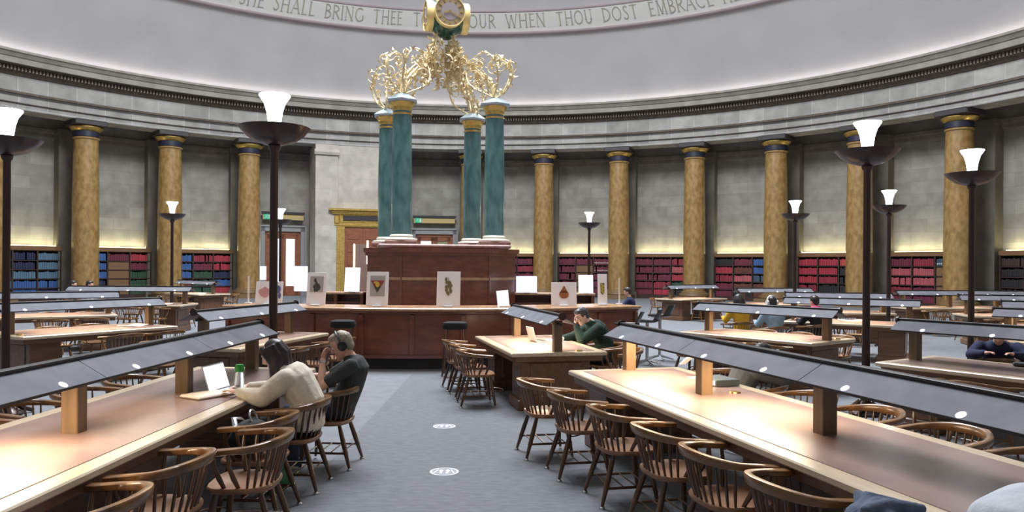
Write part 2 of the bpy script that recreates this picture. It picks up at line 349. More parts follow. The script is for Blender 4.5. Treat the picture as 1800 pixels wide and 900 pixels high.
def word(text, x0, x1):
    rb = (BR0+BR1)/2-.12; p0, p1 = phi_of(x0, rb), phi_of(x1, rb)
    tot = sum(GL[g][0] for g in text)+.16*(len(text)-1); k = (p1-p0)/tot; u = 0
    for g in text:
        def put(x, y, e, u=u):
            t = (y*LH+.18)/.8; r = BR0-.12+(BR1-BR0)*t-e; ph = p0+(u+x)*k
            return (r*sin(ph), r*cos(ph), 15.05+.77*t)
        glyph(g, put); u += GL[g][0]+.16
for t_, a_, b_ in (('THEE', 322, 385), ('SHE', 418, 461), ('SHALL', 478, 550), ('BRING', 568, 636), ('THEE', 653, 704), ('TO', 724, 752), ('HONOUR', 768, 867), ('WHEN', 886, 955), ('THOU', 975, 1038), ('DOST', 1056, 1118), ('EMBRACE', 1138, 1249), ('HER', 1266, 1310)): word(t_, a_, b_)
rb = (BR0+BR1)/2-.15; pd = phi_of(402, rb); let.box((rb*sin(pd), rb*cos(pd), 15.38), (.09, .05, .09), Matrix.Rotation(-pd, 3, 'Z') @ Matrix.Rotation(pi/4, 3, 'Y'))
let.build('inscription_lettering', 'lettering', band, 0)
# ------------------------------------------------------------------ gold columns, piers, bookcases
colx = [-20, 150, 298, 437, None, None, 826, 955, 1087, 1220, 1363, 1510, 1685, 1895]
phs = [phi_of(x, RC) if x is not None else None for x in colx]
dph = (phs[6]-phs[3])/3
shaft = MB().lathe([(.62, .55), (.62, 1.6), (.615, 3), (.6, 5), (.57, 7), (.545, 8.0), (.6, 8.03), (.6, 8.1), (.545, 8.12)], 40).mesh('shaft')
base = MB().box((0, 0, .12), (1.7, 1.7, .24)).lathe([(.83, .24), (.86, .3), (.83, .4), (.72, .44), (.7, .5), (.62, .55)], 40).mesh('base')
neck = MB().lathe([(.55, 8.12), (.58, 8.14), (.58, 8.4), (.55, 8.42)], 40).mesh('necking')
ring = MB().lathe([(.56, 8.4), (.64, 8.44), (.72, 8.52), (.76, 8.58), (.74, 8.62), (.6, 8.63)], 40).mesh('gold_ring')
abac = MB().box((0, 0, 8.79), (1.5, 1.5, .27), b=.04).mesh('abacus')
def inst(name, me, mat, parent):
    o = bpy.data.objects.new(name, me); COL.objects.link(o); o.parent = parent
    if not me.materials: me.materials.append(MATS[mat])
    return o
order = [i for i in range(len(colx)) if colx[i] is not None]
for n_, i in enumerate(order):
    k = (i-5) if i > 5 else (4-i)
    lab = f"mottled gold marble column, {ORD[k-1]} one {'clockwise' if i > 5 else 'anticlockwise'} along from the pale stone portal"
    c = thing('column', lab, 'column', pol(RC, phs[i]), -phs[i], 'gold marble columns', 'structure')
    inst('shaft', shaft, 'scagliola', c); inst('base', base, 'base_stone', c); inst('necking', neck, 'capital_navy', c); inst('gold_ring', ring, 'gold', c); inst('abacus', abac, 'abacus_dark', c)
    p = MB().box((0, .1, 4.3), (1.45, 1.0, 8.6)).box((0, 0, .2), (1.65, 1.05, .4)).box((0, .05, 8.5), (1.6, 1.05, .25)).build('pier', 'pier_stone', None, 0, pol(27.2, phs[i]), -phs[i])
    tag(p, lab.replace('mottled gold marble column', 'grey stone pier behind the gold column that is'), 'pier', 'stone piers', 'structure')

BOOKS = []
BAYS = {  # bay -> (contents phrase, rows of colour runs per column of shelves)
 0: ('blue and teal books', [['navy', 'navy', 'teal'], ['teal', 'navy', 'teal'], ['teal', 'teal', 'teal'], ['teal', 'blue', 'blue'], ['navy', 'blue', 'navy']]),
 1: ('red and dark green books round a brown recess', [['blue', 'maroon', 'crimson'], ['blue', None, 'maroon'], ['blue', None, 'green'], ['navy', None, 'green'], ['blue', None, 'green']]),
 2: ('bright red, blue and green books', [['blue', 'red', 'crimson'], ['blue', 'maroon', 'crimson'], ['blue', 'green', 'navy'], ['brown', 'green', 'blue'], ['maroon', 'green', 'crimson']]),
 6: ('maroon books beside the mahogany kiosk', [['maroon', 'maroon', 'maroon'], ['maroon', 'maroon', 'red'], ['maroon', 'maroon', 'maroon'], ['maroon', 'maroon', 'maroon'], ['maroon', 'maroon', 'maroon']]),
 7: ('maroon books and white spine labels', [['maroon', 'maroon', 'maroonl'], ['maroon', None, 'maroonl'], ['maroon', None, 'maroon'], ['maroon', None, 'maroon'], ['maroon', None, 'maroon']]),
 8: ('solid maroon rows and a red end column', [['maroon', 'maroon', 'red'], ['maroon', 'maroon', 'pink'], ['maroon', 'maroon', 'crimson'], ['maroon', 'red', 'green'], ['maroon', 'crimson', 'black']]),
 9: ('black, red and brown books', [['black', 'maroon', 'blue'], ['crimson', 'brown', 'blue'], ['red', 'pink', 'slate'], ['maroon', 'brown', 'brown'], ['maroon', 'black', 'brown']]),
 10: ('bright red books next to dark ones', [['crimson', 'crimson', 'scarlet'], ['crimson', 'crimson', 'black'], ['crimson', 'red', 'black'], ['red', 'black', 'black'], ['maroon', 'black', 'black']]),
 11: ('pinkish red books beside a brown recess', [['maroon', 'red', 'slatel'], ['pink', 'pink', None], ['pink', 'pink', None], ['red', 'maroon', None], ['maroon', 'maroon', None]]),
 12: ('dark brown books with white labels', [['umber', 'umber', 'umberl'], ['black', 'umber', 'blackl'], ['black', 'black', 'umberl'], ['umber', 'umber', 'umber'], ['black', 'umber', 'umber']]),
}
bw_, bh_ = 3.3, 2.72
carc = MB().box((0, .27, 1.36), (bw_, .04, 2.72)).box((0, -.02, .1), (bw_, .56, .2)).mesh('carcass', 0)
head = MB().box((0, -.02, 2.6), (bw_+.04, .6, .24), b=.03).mesh('head_board', 0)
upr = [MB().box((x, 0, 1.34), (.07, .54, 2.3)).mesh('upright', 0) for x in (-bw_/2+.035, -.55, .55, bw_/2-.035)]
shl = [MB().box((0, 0, z), (bw_-.1, .53, .045)).mesh('shelf', 0) for z in (.22, .62, 1.08, 1.54, 2.0)]
glow = MB().box((0, .16, 2.74), (bw_-.1, .06, .03)).mesh('cove_strip', 0)
SHELF_Z = [2.03, 1.565, 1.105, .645, .245]
for k, (desc, rows) in BAYS.items():
    if k+1 < len(phs) and phs[k] is not None and phs[k+1] is not None: ph = (phs[k]+phs[k+1])/2
    else: continue
    c = thing('bookcase', 'dark wooden bookcase in a niche, holding '+desc, 'bookcase', pol(27.02, ph), -ph, 'bookcases between the columns')
    inst('carcass', carc, 'shelf_wood', c); inst('head_board', head, 'shelf_board', c); inst('cove_strip', glow, 'cove_glow', c)
    for m in upr: inst('upright', m, 'shelf_wood', c)
    for m in shl: inst('shelf', m, 'shelf_wood', c)
    l = bpy.data.lights.new('cove_light', 'AREA'); l.shape = 'RECTANGLE'; l.size = 3.2; l.size_y = .08; l.energy = COVE_W; l.color = (1, .9, .56)
    lo = bpy.data.objects.new('cove_light', l); COL.objects.link(lo); lo.parent = c; lo.location = (0, .2, 2.76); lo.rotation_euler = (pi-.12, 0, 0)
    if any(None in r for r in rows):                 # timber back of the open recess
        j = [r.index(None) for r in rows if None in r][0]; o = MB().box((-1.1+1.1*j, -.2, 1.1), (1.0, .04, 1.75)).build('recess_panel', 'shelf_board', c, 0)
    for ri, r in enumerate(rows):
        for j, colr in enumerate(r):
            if colr is None: continue
            lb = colr.endswith('l') and colr not in ('teal',); cn = colr[:-1] if lb else colr
            x = -1.1+1.1*j-.5
            while x < -1.1+1.1*j+.46:
                wd = rnd.uniform(.075, .12); hh = rnd.uniform(.31, .37); 
                if rnd.random() < .04: x += wd*.7; continue
                BOOKS.append((c, x+wd/2, SHELF_Z[ri], wd*.95, hh, cn, lb, desc)); x += wd
# the books whose spines show largest are books of their own, the rest one mass per colour is one object
def book_seen(bk):
    c, x, z, wd, hh, *_ = bk; a = c.rotation_euler.z
    q = Vector((c.location.x+x*cos(a), c.location.y+x*sin(a), z+.2)); u, d = px(q)
    v = HOR-F*(q.z-HC)/d
    if not (0 < u < 1800) or v > 512: return 1e9
    for X in (150, 298, 437, 955, 1087, 1220, 1363, 1510, 1685):
        if abs(u-X) < 28: return 1e9
    for p0, p1 in ((690, 900), (-5, 20)):
        if p0 < u < p1: return 1e9
    return d
BOOKS.sort(key=book_seen)
bmesh_cache = {}
def book_mesh(wd, hh, lb):
    m = MB(); d = .3
    m.box((0, -.05, hh/2), (wd, d, hh), b=min(.008, wd*.2)); return m
for bk in BOOKS[:300]:
    c, x, z, wd, hh, cn, lb, desc = bk; q = (round(wd/.01), round(hh/.02), cn)
    if q not in bmesh_cache: bmesh_cache[q] = book_mesh(q[0]*.01*.96, q[1]*.02, lb).mesh('book', 0)
    o = inst('book', bmesh_cache[q], BOOK[cn], None); a = c.rotation_euler.z
    o.location = (c.location.x+x*cos(a), c.location.y+x*sin(a), z); o.rotation_euler.z = a
    tag(o, f'{cn} bound volume in the case of {desc}', 'book', f'{cn} books in the bookcase of {desc}')
    if lb:
        t = MB().box((0, -.203, hh*.3), (wd*.6, .006, .05)).build('spine_label', 'book_label', o, 0)
rest = MB(); rmat = []; names = sorted({bk[5] for bk in BOOKS})
for bk in BOOKS[300:]:
    c, x, z, wd, hh, cn, lb, desc = bk; a = c.rotation_euler.z; i0 = len(rest.v)
    rest.box((x, -.05, z+hh/2), (wd*.96, .3, hh)); rmat += [names.index(cn)]*6
    if lb: rest.box((x, -.203, z+hh*.3), (wd*.6, .006, .05)); rmat += [len(names)]*6
    rest.xf(Matrix.Translation(c.location) @ Matrix.Rotation(a, 4, 'Z'), i0)
ro = rest.build('shelved_books', BOOK[names[0]], None, 0)
for cn in names[1:]: ro.data.materials.append(MATS[BOOK[cn]])
ro.data.materials.append(MATS['book_label'])
ro.data.polygons.foreach_set('material_index', rmat)
tag(ro, 'the further rows of bound volumes on the shelves round the room', 'books', kind='stuff')
# ------------------------------------------------------------------ portal and side doors
pa, pb = phi_of(553, 24.75), phi_of(716, 24.75); pm = phi_of(637, 24.75)
prt = MB().solid_sector([(24.8, 0), (24.8, 8.92), (27.4, 8.92), (27.4, 0)], 20, (0, 0), pa, pb)
po = struct(prt.build('wall_portal', 'portal_stone', None, 20, CEN), 'pale stone portal wall standing forward of the niches', 'wall')
for a_, b_ in ((pa, pa+.052), (pb-.052, pb)):
    MB().solid_sector([(24.62, 0), (24.62, 8.9), (24.8, 8.9), (24.8, 0)], 4, (0, 0), a_, b_).build('pilaster', 'portal_stone', po, 20)
    MB().solid_sector([(24.5, 8.3), (24.45, 8.45), (24.5, 8.6), (24.7, 8.6), (24.7, 8.3)], 4, (0, 0), a_-.003, b_+.003).build('pilaster_cap', 'portal_stone', po, 20)
D = thing('door_1', 'wide panelled timber doorway in a heavy gilded surround set in the portal', 'door', pol(24.7, pm), -pm, None, 'structure')
g = MB()
for s in (-1, 1): g.box((s*1.36, 0, 2.1), (.62, .2, 4.2)).box((s*1.36, -.06, 2.1), (.34, .2, 4.1)).box((s*1.5, -.1, 4.55), (.3, .3, .5), b=.05)
g.box((0, 0, 4.28), (3.4, .22, .3)).box((0, -.06, 4.28), (3.3, .22, .16)).box((0, 0, 4.62), (3.4, .22, .5))
g.build('gilded_surround', 'gold', D, 0)
MB().box((0, -.13, 4.64), (2.3, .06, .3), b=.02).build('dark_frieze_panel', 'sign_dark', D, 0)
MB().box((0, -.1, 5.0), (3.7, .5, .12), b=.03).box((0, -.16, 5.12), (3.95, .64, .14), b=.03).box((0, -.1, 4.92), (3.5, .36, .08)).build('door_cornice', 'gold', D, 0)
for s in (-1, 1):
    lf = MB().box((s*.52, .02, 2.05), (1.03, .1, 4.1)).build('door_leaf', 'door_wood', D, 0)
    q = MB()
    for zz in (.55, 1.35, 2.15, 2.95, 3.65): q.box((s*.52, -.04, zz), (.72, .04, .6 if zz < 3.5 else .5), b=.015)
    q.build('raised_panel', 'door_wood', lf, 0)
    MB().box((s*.1, -.06, 1.4), (.05, .06, .5), b=.015).build('door_handle', 'gold', lf, 0)
def side_door(n, x0, x1, label, gx, sx):
    R = 27.3; pc = phi_of((x0+x1)/2, R); d = (pol(R, pc)-Vector((0, 0, 0))).y; k = d/F
    d0 = thing(f'door_{n}', label, 'door', pol(R, pc), -pc, None, 'structure'); wd = (x1-x0)*k*1.02
    f = MB()
    for s in (-1, 1): f.box((s*(wd/2-.17), 0, 2.1), (.34, .36, 4.2)).box((s*(wd/2-.05), -.1, 2.1), (.12, .3, 4.2))
    f.box((0, 0, 4.06), (wd, .36, .36)).box((0, -.1, 4.2), (wd, .3, .1)); f.build('stone_surround', 'door_stone', d0, 0)
    iw = wd-.68
    fr = MB().box((0, .02, 3.8), (iw, .16, .2))
    for s in (-1, 1): fr.box((s*(iw/2-.07), .02, 1.9), (.14, .16, 3.8))
    fr.build('door_frame', 'door_wood', d0, 0)
    for s in (-1, 1):
        lw = iw/2-.14; cx = s*(lw/2+.005); lf = MB(); gw = lw-.4
        lf.box((cx-lw/2+.1, .02, 1.85), (.2, .1, 3.7)).box((cx+lw/2-.1, .02, 1.85), (.2, .1, 3.7)).box((cx, .02, 3.57), (lw, .1, .26)).box((cx, .02, .3), (lw, .1, .6))
        if n == 3: lf.box((cx, .02, 1.4), (lw, .1, 2.8))
        lo = lf.build('door_leaf', 'door_wood', d0, 0); z0 = 2.8 if n == 3 else .6
        MB().box((cx, .03, (z0+3.44)/2), (gw, .03, 3.44-z0)).build('glass_pane', 'dim_glass' if (n == 3 and s > 0) else 'daylit_glass', lo, 0)
        MB().box((s*.1, -.05, 1.1), (.04, .06, .4), b=.01).build('door_handle', 'brass', lo, 0)
    s0 = thing('exit_sign', f'sign board with a green running-man panel over the {"clear glazed" if n == 2 else "small-paned"} side door', 'sign', pol(R-.2, pc, 4.62), -pc, 'exit signs')
    MB().box((0, 0, .12), (wd*.86, .12, .34), b=.01).build('sign_board', 'sign_beige', s0, 0)
    MB().box((0, -.03, .36), (wd*.9, .2, .14)).build('sign_hood', 'sign_dark', s0, 0)
    gp = MB().box((-wd*.33, -.07, .12), (.42, .03, .3)).build('green_panel', 'sign_green', s0, 0)
    r = MB(); x = -wd*.33-.06                         # running figure, arrow and doorway in white
    r.ball((x+.02, -.088, .22), (.025, .008, .025), 8, 6).tube([(x, -.088, .19), (x-.02, -.088, .11)], .018, 5).tube([(x-.02, -.088, .11), (x+.04, -.088, .07), (x+.04, -.088, .01)], .012, 5).tube([(x-.02, -.088, .11), (x-.07, -.088, .06), (x-.12, -.088, .05)], .012, 5).tube([(x, -.088, .18), (x+.07, -.088, .15)], .01, 5).tube([(x, -.088, .18), (x-.07, -.088, .14)], .01, 5)
    r.box((x+.17, -.088, .12), (.1, .01, .22)); r.build('running_figure', 'rubber_white', gp, 0)
side_door(2, 457, 536, 'double door with tall clear daylit panes in a grey stone surround', None, None)
side_door(3, 722, 804, 'double timber door with small panes in a grey stone surround behind the green columns', None, None)
# ------------------------------------------------------------------ service counter round the centre
def ang_near(x, R):                                   # bearing of picture column x on the near side of ring R
    a = atan((x-900)/F); ux, uy = sin(a), cos(a); b_ = ux*CX+uy*CY; t = b_-sqrt(max(b_*b_-(CX*CX+CY*CY-R*R), 0))
    return atan2(t*ux-CX, t*uy-CY)
RK = 7.7
a_r = ang_near(1121, RK); a_l = ang_near(398, RK)-2*pi if ang_near(398, RK) > 0 else ang_near(398, RK)
a0, a1 = a_r, 2*pi+a_l if a_l < 0 else a_l
ctr = thing('counter', 'curved mahogany service counter with a pale top, ringing the clock kiosk', 'counter', CEN)
MB().solid_sector([(RK-.12, 0), (RK-.12, .2), (6.95, .2), (6.95, 0)], 60, (0, 0), a0, a1).build('kickplate', 'plinth_black', ctr, 20)
MB().solid_sector([(RK-.02, .2), (RK-.02, .26), (RK-.06, .26), (RK-.06, .98), (RK+.01, 1.0), (RK+.01, 1.04), (6.9, 1.04), (6.9, .2)], 60, (0, 0), a0, a1).build('front_panel', 'mahogany', ctr, 20)
n_ = 9
for i in range(n_+1):
    a = a0+(a1-a0)*i/n_
    MB().box(((RK-.045)*sin(a), (RK-.045)*cos(a), .62), (.09, .05, .72), Matrix.Rotation(-a, 3, 'Z'), b=.008).build('stile', 'mahogany', ctr, 0)
MB().solid_sector([(RK+.08, 1.045), (RK+.1, 1.06), (RK+.1, 1.09), (RK+.08, 1.105), (6.75, 1.105), (6.75, 1.045)], 60, (0, 0), a0, a1).build('countertop', 'mahogany_light', ctr, 20)
def desk(x0, x1, yt, z, lab):
    A, B = PD(x0, yt, z), PD(x1, yt, z); h = (A.z+B.z)/2; t = thing('back_desk', lab, 'desk', ((A.x+B.x)/2, z, 0)); L = B.x-A.x
    MB().box((0, .3, h-.03), (L, .8, .06), b=.01).build('worktop', 'mahogany_light', t, 0)
    MB().box((0, .55, h/2-.03), (L-.1, .06, h-.06)).build('back_panel', 'mahogany', t, 0)
    for s in (-1, 0, 1): MB().box((s*(L/2-.06), .28, h/2-.03), (.08, .62, h-.06)).build('end_panel', 'mahogany', t, 0)
    MB().box((0, .28, h-.28), (L-.1, .55, .03)).build('under_shelf', 'mahogany', t, 0)
    return h
hL = desk(540, 640, 513, 20.6, 'inner mahogany desk with an open shelf joining the kiosk behind the thistle board')
hR = desk(899, 1046, 515, 20.6, 'inner mahogany desk with an open shelf joining the kiosk behind the pear board')

# ------------------------------------------------------------------ kiosk, green columns, clock
TC = Vector((-2.04, 21.09, 0)); TR = .19
kio = thing('kiosk', 'tall chamfered mahogany kiosk carrying the four green columns', 'kiosk', TC, TR)
ch = lambda h, f: [(-f, -h), (f, -h), (h, -f), (h, f), (f, h), (-f, h), (-h, f), (-h, -f)]
MB().prism(ch(1.95, 1.1), 0, 2.2).build('body', 'mahogany', kio, 0)
MB().prism(ch(2.05, 1.17), 2.2, 2.31).prism(ch(2.0, 1.14), 2.12, 2.2).build('cap_moulding', 'mahogany', kio, 0)
MB().prism(ch(1.975, 1.115), 1.5, 1.57).build('inlaid_band', 'mahogany_light', kio, 0)  # paler band round the body
for s in (-1, 1): MB().tube([(s*1.11, -1.95, 0), (s*1.11, -1.95, 2.12)], .03, 6).build('corner_bead', 'mahogany', kio)
for s in (-1, 1): MB().box((0, s*1.25, 2.36), (3.4, 1.2, .1), b=.03).build('marble_slab', 'pink_marble', kio, 0)
GC = [Vector((-2.9, 19.85, 2.41)), Vector((-.487, 20.3, 2.41)), Vector((-3.6, 21.84, 2.41)), Vector((-1.19, 22.37, 2.41))]
GN = ['in front of the gilded doorway', 'in front, beside the white card screen', 'behind, almost hidden by its neighbour over the doorway', 'behind, left of the small-paned door gap']
GN = ['green marble column of the kiosk, front one toward the gilded doorway', 'green marble column of the kiosk, front one above the tilted white screen', 'green marble column of the kiosk, rear one half hidden toward the gilded doorway', 'green marble column of the kiosk, rear slimmer-looking one above the tilted screen']
me = dict(pl=MB().box((0, 0, .05), (.82, .82, .1), b=.02).mesh('plinth'), ba=MB().lathe([(.4, .1), (.42, .13), (.4, .16), (.31, .18), (.29, .2), (.31, .22), (.29, .25), (.265, .27)], 28).mesh('base'),
 sh=MB().lathe([(.265, .27), (.27, 1.5), (.255, 2.6), (.24, 3.48)], 32).mesh('shaft'), ne=MB().lathe([(.25, 3.38), (.27, 3.4), (.25, 3.43)], 28).lathe([(.24, 3.48), (.26, 3.5), (.26, 3.58), (.3, 3.62), (.33, 3.7), (.3, 3.71)], 28).mesh('gold_necking'),
 ab=MB().lathe([(.3, 3.7), (.43, 3.72), (.44, 3.76), (.22, 3.9), (.1, 3.95)], 6).mesh('abacus', 20))
for p, l in zip(GC, GN):
    t = thing('kiosk_column', l, 'column', p, .1, 'green kiosk columns', None)
    inst('plinth', me['pl'], 'pink_marble', t); inst('base', me['ba'], 'white_marble', t); inst('shaft', me['sh'], 'green_marble', t); inst('gold_necking', me['ne'], 'gold', t); inst('abacus', me['ab'], 'abacus_stone', t)
# gilded vine brackets: one per column, rising to the clock
def leaf(m, p, d, s):
    d = d.normalized(); u = Vector((rnd.uniform(-1, 1), rnd.uniform(-1, 1), rnd.uniform(-1, 1))); sd = d.cross(u).normalized(); nn = sd.cross(d)
    a = [p, p+d*s*.35+sd*s*.32+nn*s*.08, p+d*s+nn*s*.25, p+d*s*.35-sd*s*.32+nn*s*.08, p+d*s*.45-nn*s*.12]
    m.add(a, [(0, 1, 4), (1, 2, 4), (2, 3, 4), (3, 0, 4), (0, 3, 2, 1)])
def vine(m, pts, r0, r1, nl, ls):
    k = len(pts); m.tube(pts, [r0+(r1-r0)*i/(k-1) for i in range(k)], 6)
    for i in range(nl):
        q = rnd.uniform(.08, 1)*(k-1); i0 = min(int(q), k-2); p = pts[i0].lerp(pts[i0+1], q-i0); t = (pts[i0+1]-pts[i0]).normalized()
        leaf(m, p, t*.5+Vector((rnd.uniform(-1, 1), rnd.uniform(-1, 1), rnd.uniform(-.6, 1))), ls*rnd.uniform(.7, 1.3))
def curl(m, p, d, side, R, turns, r, nl=6):           # a scroll that winds inward in the plane (d, side)
    pts = []; d = d.normalized(); side = side.normalized(); c = p+side*R
    for i in range(25):
        t = i/24; a = turns*2*pi*t; q = R*(1-.8*t); pts.append(c-side*q*cos(a)+d*q*sin(a)+Vector((rnd.uniform(-1, 1), rnd.uniform(-1, 1), 0))*.004)
    vine(m, pts, r, r*.55, nl, .12); m.ball(pts[-1], r*2.2, 8, 6)
    return pts
for ci, p in enumerate(GC):
    m = MB(); top = p+Vector((0, 0, 3.94)); cen = Vector((-1.95, 21.1, 0)); inn = Vector((cen.x-p.x, cen.y-p.y, 0)); dist = inn.length; inn.normalize(); sd = Vector((-inn.y, inn.x, 0)); Z = Vector((0, 0, 1))
    end = Vector((cen.x, cen.y, 0))-inn*.3
    for q in range(3):                                # main stems up to the clock
        o = sd*(q-1)*.13
        pts = bez(top+o*.6, top+Z*(.75+.1*q)+inn*.15+o, end+Z*(6.95+.1*q)-inn*(.35)+o, end+Z*(8.2)+o*.4, 22); vine(m, pts, .03, .02, 26, .17)
    for s in (-1, 1):
        pts = bez(top+sd*s*.1, top-inn*.45+sd*s*.3+Z*.5, top-inn*.3+sd*s*.55+Z*1.2, top+inn*.25+sd*s*.35+Z*1.15, 18); vine(m, pts, .028, .016, 18, .15)
        curl(m, pts[-1], inn, -Z, .22, 1.3, .018); curl(m, pts[8], -inn+sd*s*.6, Z, .2, 1.2, .016)
        curl(m, top+inn*.35+Z*.55+sd*s*.15, Z, inn+sd*s*.3, .24, 1.4, .02, 8)
        pts = bez(top+sd*s*.15, top+inn*.3+sd*s*.5+Z*.2, top+inn*.8+sd*s*.45+Z*.3, top+inn*.75+sd*s*.15+Z*.95, 16); vine(m, pts, .026, .015, 16, .14); curl(m, pts[-1], Z, -inn, .17, 1.2, .016)
    pts = bez(top, top-inn*.6+Z*.15, top-inn*.75+Z*.9, top-inn*.2+Z*1.05, 18); vine(m, pts, .028, .016, 18, .15); curl(m, pts[-1], inn, -Z, .2, 1.3, .016)
    pts = bez(end+Z*7.5, end+inn*.1+Z*7.2, end+inn*.2+Z*6.9, end+inn*.05+Z*6.75, 10); vine(m, pts, .024, .014, 16, .16)
    for q in range(11):
        a = end+Z*(6.8+.065*q+rnd.uniform(0, .1))+sd*rnd.uniform(-.3, .3)+inn*rnd.uniform(-.35, .15); pts = bez(a, a+Vector((rnd.uniform(-.15, .15), rnd.uniform(-.15, .15), .2)), a+Vector((rnd.uniform(-.2, .2), rnd.uniform(-.2, .2), .3)), a+Vector((rnd.uniform(-.1, .1), rnd.uniform(-.1, .1), .45)), 7); vine(m, pts, .02, .012, 9, .15)
    for q in range(5):                                # hanging sprays under the clock
        a = end+Z*(7.1+.22*q)+sd*rnd.uniform(-.15, .15); curl(m, a, -Z+sd*rnd.uniform(-1, 1), -inn*.5+sd*(1 if q % 2 else -1), .15, 1.1, .016, 7)
    br = m.build('vine_bracket', 'gilt', None, 0); tag(br, 'gilded leafy vine bracket springing from the '+GN[ci].replace('green marble column of the kiosk, ', '').replace('front one', 'front green column').replace('rear one half hidden', 'half hidden rear green column').replace('rear slimmer-looking one', 'slimmer rear green column'), 'bracket', 'gilded vine brackets')
ck = thing('clock', 'green and gold four-faced clock on top of the gilded vines', 'clock', (-1.87, 21.1, 8.76), .26)
MB().tube([(0, -.5, 0), (0, .5, 0)], .4, 40).tube([(-.5, 0, 0), (.5, 0, 0)], .4, 40).lathe([(0, -.62), (.12, -.6), (.34, -.42), (.42, -.3)], 24).build('body', 'green_enamel', ck)
for q in range(4):
    R = Matrix.Rotation(q*pi/2, 4, 'Z')
    m = MB().tube([(0, -.46, 0), (0, -.6, 0)], .425, 40, cap=False).tube([(0, -.6, 0), (0, -.6001, 0)], .38, 40, cap=False)
    m.v = []; m.f = []
    prof = [(.415, -.4), (.42, -.46), (.42, -.59), (.412, -.6), (.392, -.595), (.392, -.4)]
    n = 40; m.add([(r*cos(2*pi*j/n), y, r*sin(2*pi*j/n)) for r, y in prof for j in range(n)], [(i*n+j, i*n+(j+1) % n, ((i+1) % 6)*n+(j+1) % n, ((i+1) % 6)*n+j) for i in range(6) for j in range(n)])
    bz = m.xf(R).build('gold_rim', 'gilt_rim', ck)
    fc = MB().tube([(0, -.5, 0), (0, -.575, 0)], .392, 40).xf(R).build('dial', 'clock_face', ck)
    MB().tube([(0, -.57, 0), (0, -.582, 0)], .24, 36).xf(R).build('dial_centre', 'clock_inner', fc)
    t = MB()
    for h in range(12):
        A = Matrix.Rotation(h*pi/6, 4, 'Y'); t.box((A @ Vector((0, -.585, .31))), (.03, .014, .085), A.to_3x3())
    t.xf(R).build('hour_mark_ring', 'gold', fc, 0)
    for ang, ln, wd in ((-2*pi*8.33/12, .2, .035), (-2*pi*20/60, .31, .025)):
        A = Matrix.Rotation(-ang, 4, 'Y'); MB().box((A @ Vector((0, -.6, ln/2-.02))), (wd, .012, ln), A.to_3x3()).xf(R).build('clock_hand', 'gold', fc, 0)
MB().ball((0, 0, .42), (.3, .3, .12), 16, 8).lathe([(.12, .5), (.06, .6), (.09, .68), (.02, .85), (0, .95)], 16).build('crown_finial', 'gilt', ck)

# ------------------------------------------------------------------ boards standing on the counter
def board(x0, x1, y0, y1, z, label, art=None, mat='white_card', tilt=0, base=None, name='display_board'):
    A, B = PD(x0, y1, z), PD(x1, y0, z); hb = base if base is not None else A.z
    wd = B.x-A.x; ht = B.z-A.z; t = thing(name, label, 'display board', ((A.x+B.x)/2, z, hb), 0)
    R = Matrix.Rotation(-.2, 4, 'X') @ Matrix.Rotation(tilt, 4, 'Y')
    MB().box((0, 0, ht/2+.01), (wd, .012, ht), b=.002).xf(R).build('panel', mat, t, 0)
    MB().box((0, -.03, .012), (.16, .09, .024), b=.004).build('clip_foot', 'rubber_white', t, 0)
    MB().box((0, .14, ht*.25), (.02, .02, ht*.52), Matrix.Rotation(.12, 3, 'X')).build('back_strut', 'rubber_white', t, 0)
    if art:
        for nm, mt, fn in art:
            m = MB(); fn(m, wd, ht); m.xf(R).build(nm, mt, t, 0)
    return t
def poly(m, pts, e=.009): m.prism([(p[0], p[1]) for p in pts], 0, .004, Matrix.Translation((0, -e, 0)) @ Matrix.Rotation(pi/2, 4, 'X'))
def blob(m, c, rx, rz, n=14, e=.009, wob=0): poly(m, [(c[0]+rx*(1+wob*sin(5*t))*cos(t), c[1]+rz*(1+wob*cos(4*t))*sin(t)) for t in [2*pi*i/n for i in range(n)]], e)
def sprig(m, w_, h, z0=.2, z1=.85, k=9, s=1):
    r = random.Random(k)
    m.tube([(0, -.008, h*z0), (.02*s, -.008, h*(z0+z1)/2), (-.01*s, -.008, h*z1)], .006, 5)
    for i in range(k*2):
        zz = z0+(z1-z0)*r.random(); blob(m, (r.uniform(-.12, .12)*w_*s, h*zz), .022*s, .034*s, 8, .008+.001*i/40, .2)
b_at = lambda x, R=7.35: pol(R, ang_near(x, R)).y
HB_ = 1.105
board(448, 496, 487, 527, b_at(472), 'white board with a pink rose drawing, partly behind the tall lamp pole', [('rose_picture', 'art_pink', lambda m, w_, h: (blob(m, (-.08, h*.55), .12, .09, 12, .009, .2), blob(m, (.06, h*.62), .09, .07, 12, .011, .2))), ('dark_bloom', 'art_blue', lambda m, w_, h: (blob(m, (.17, h*.68), .05, .07, 10, .012, .2), blob(m, (.2, h*.4), .03, .06, 10, .012, .2)))], base=HB_)
board(538, 572, 472, 530, b_at(555), 'white board with a dark thistle-like plant picture, beside the mahogany gap', [('picture_mount', 'art_grey', lambda m, w_, h: poly(m, [(-w_*.35, h*.42), (w_*.35, h*.42), (w_*.35, h*.9), (-w_*.35, h*.9)], .007)), ('plant_picture', 'art_dark', lambda m, w_, h: sprig(m, w_, h, .48, .78, 8, 1.2))], base=HB_)
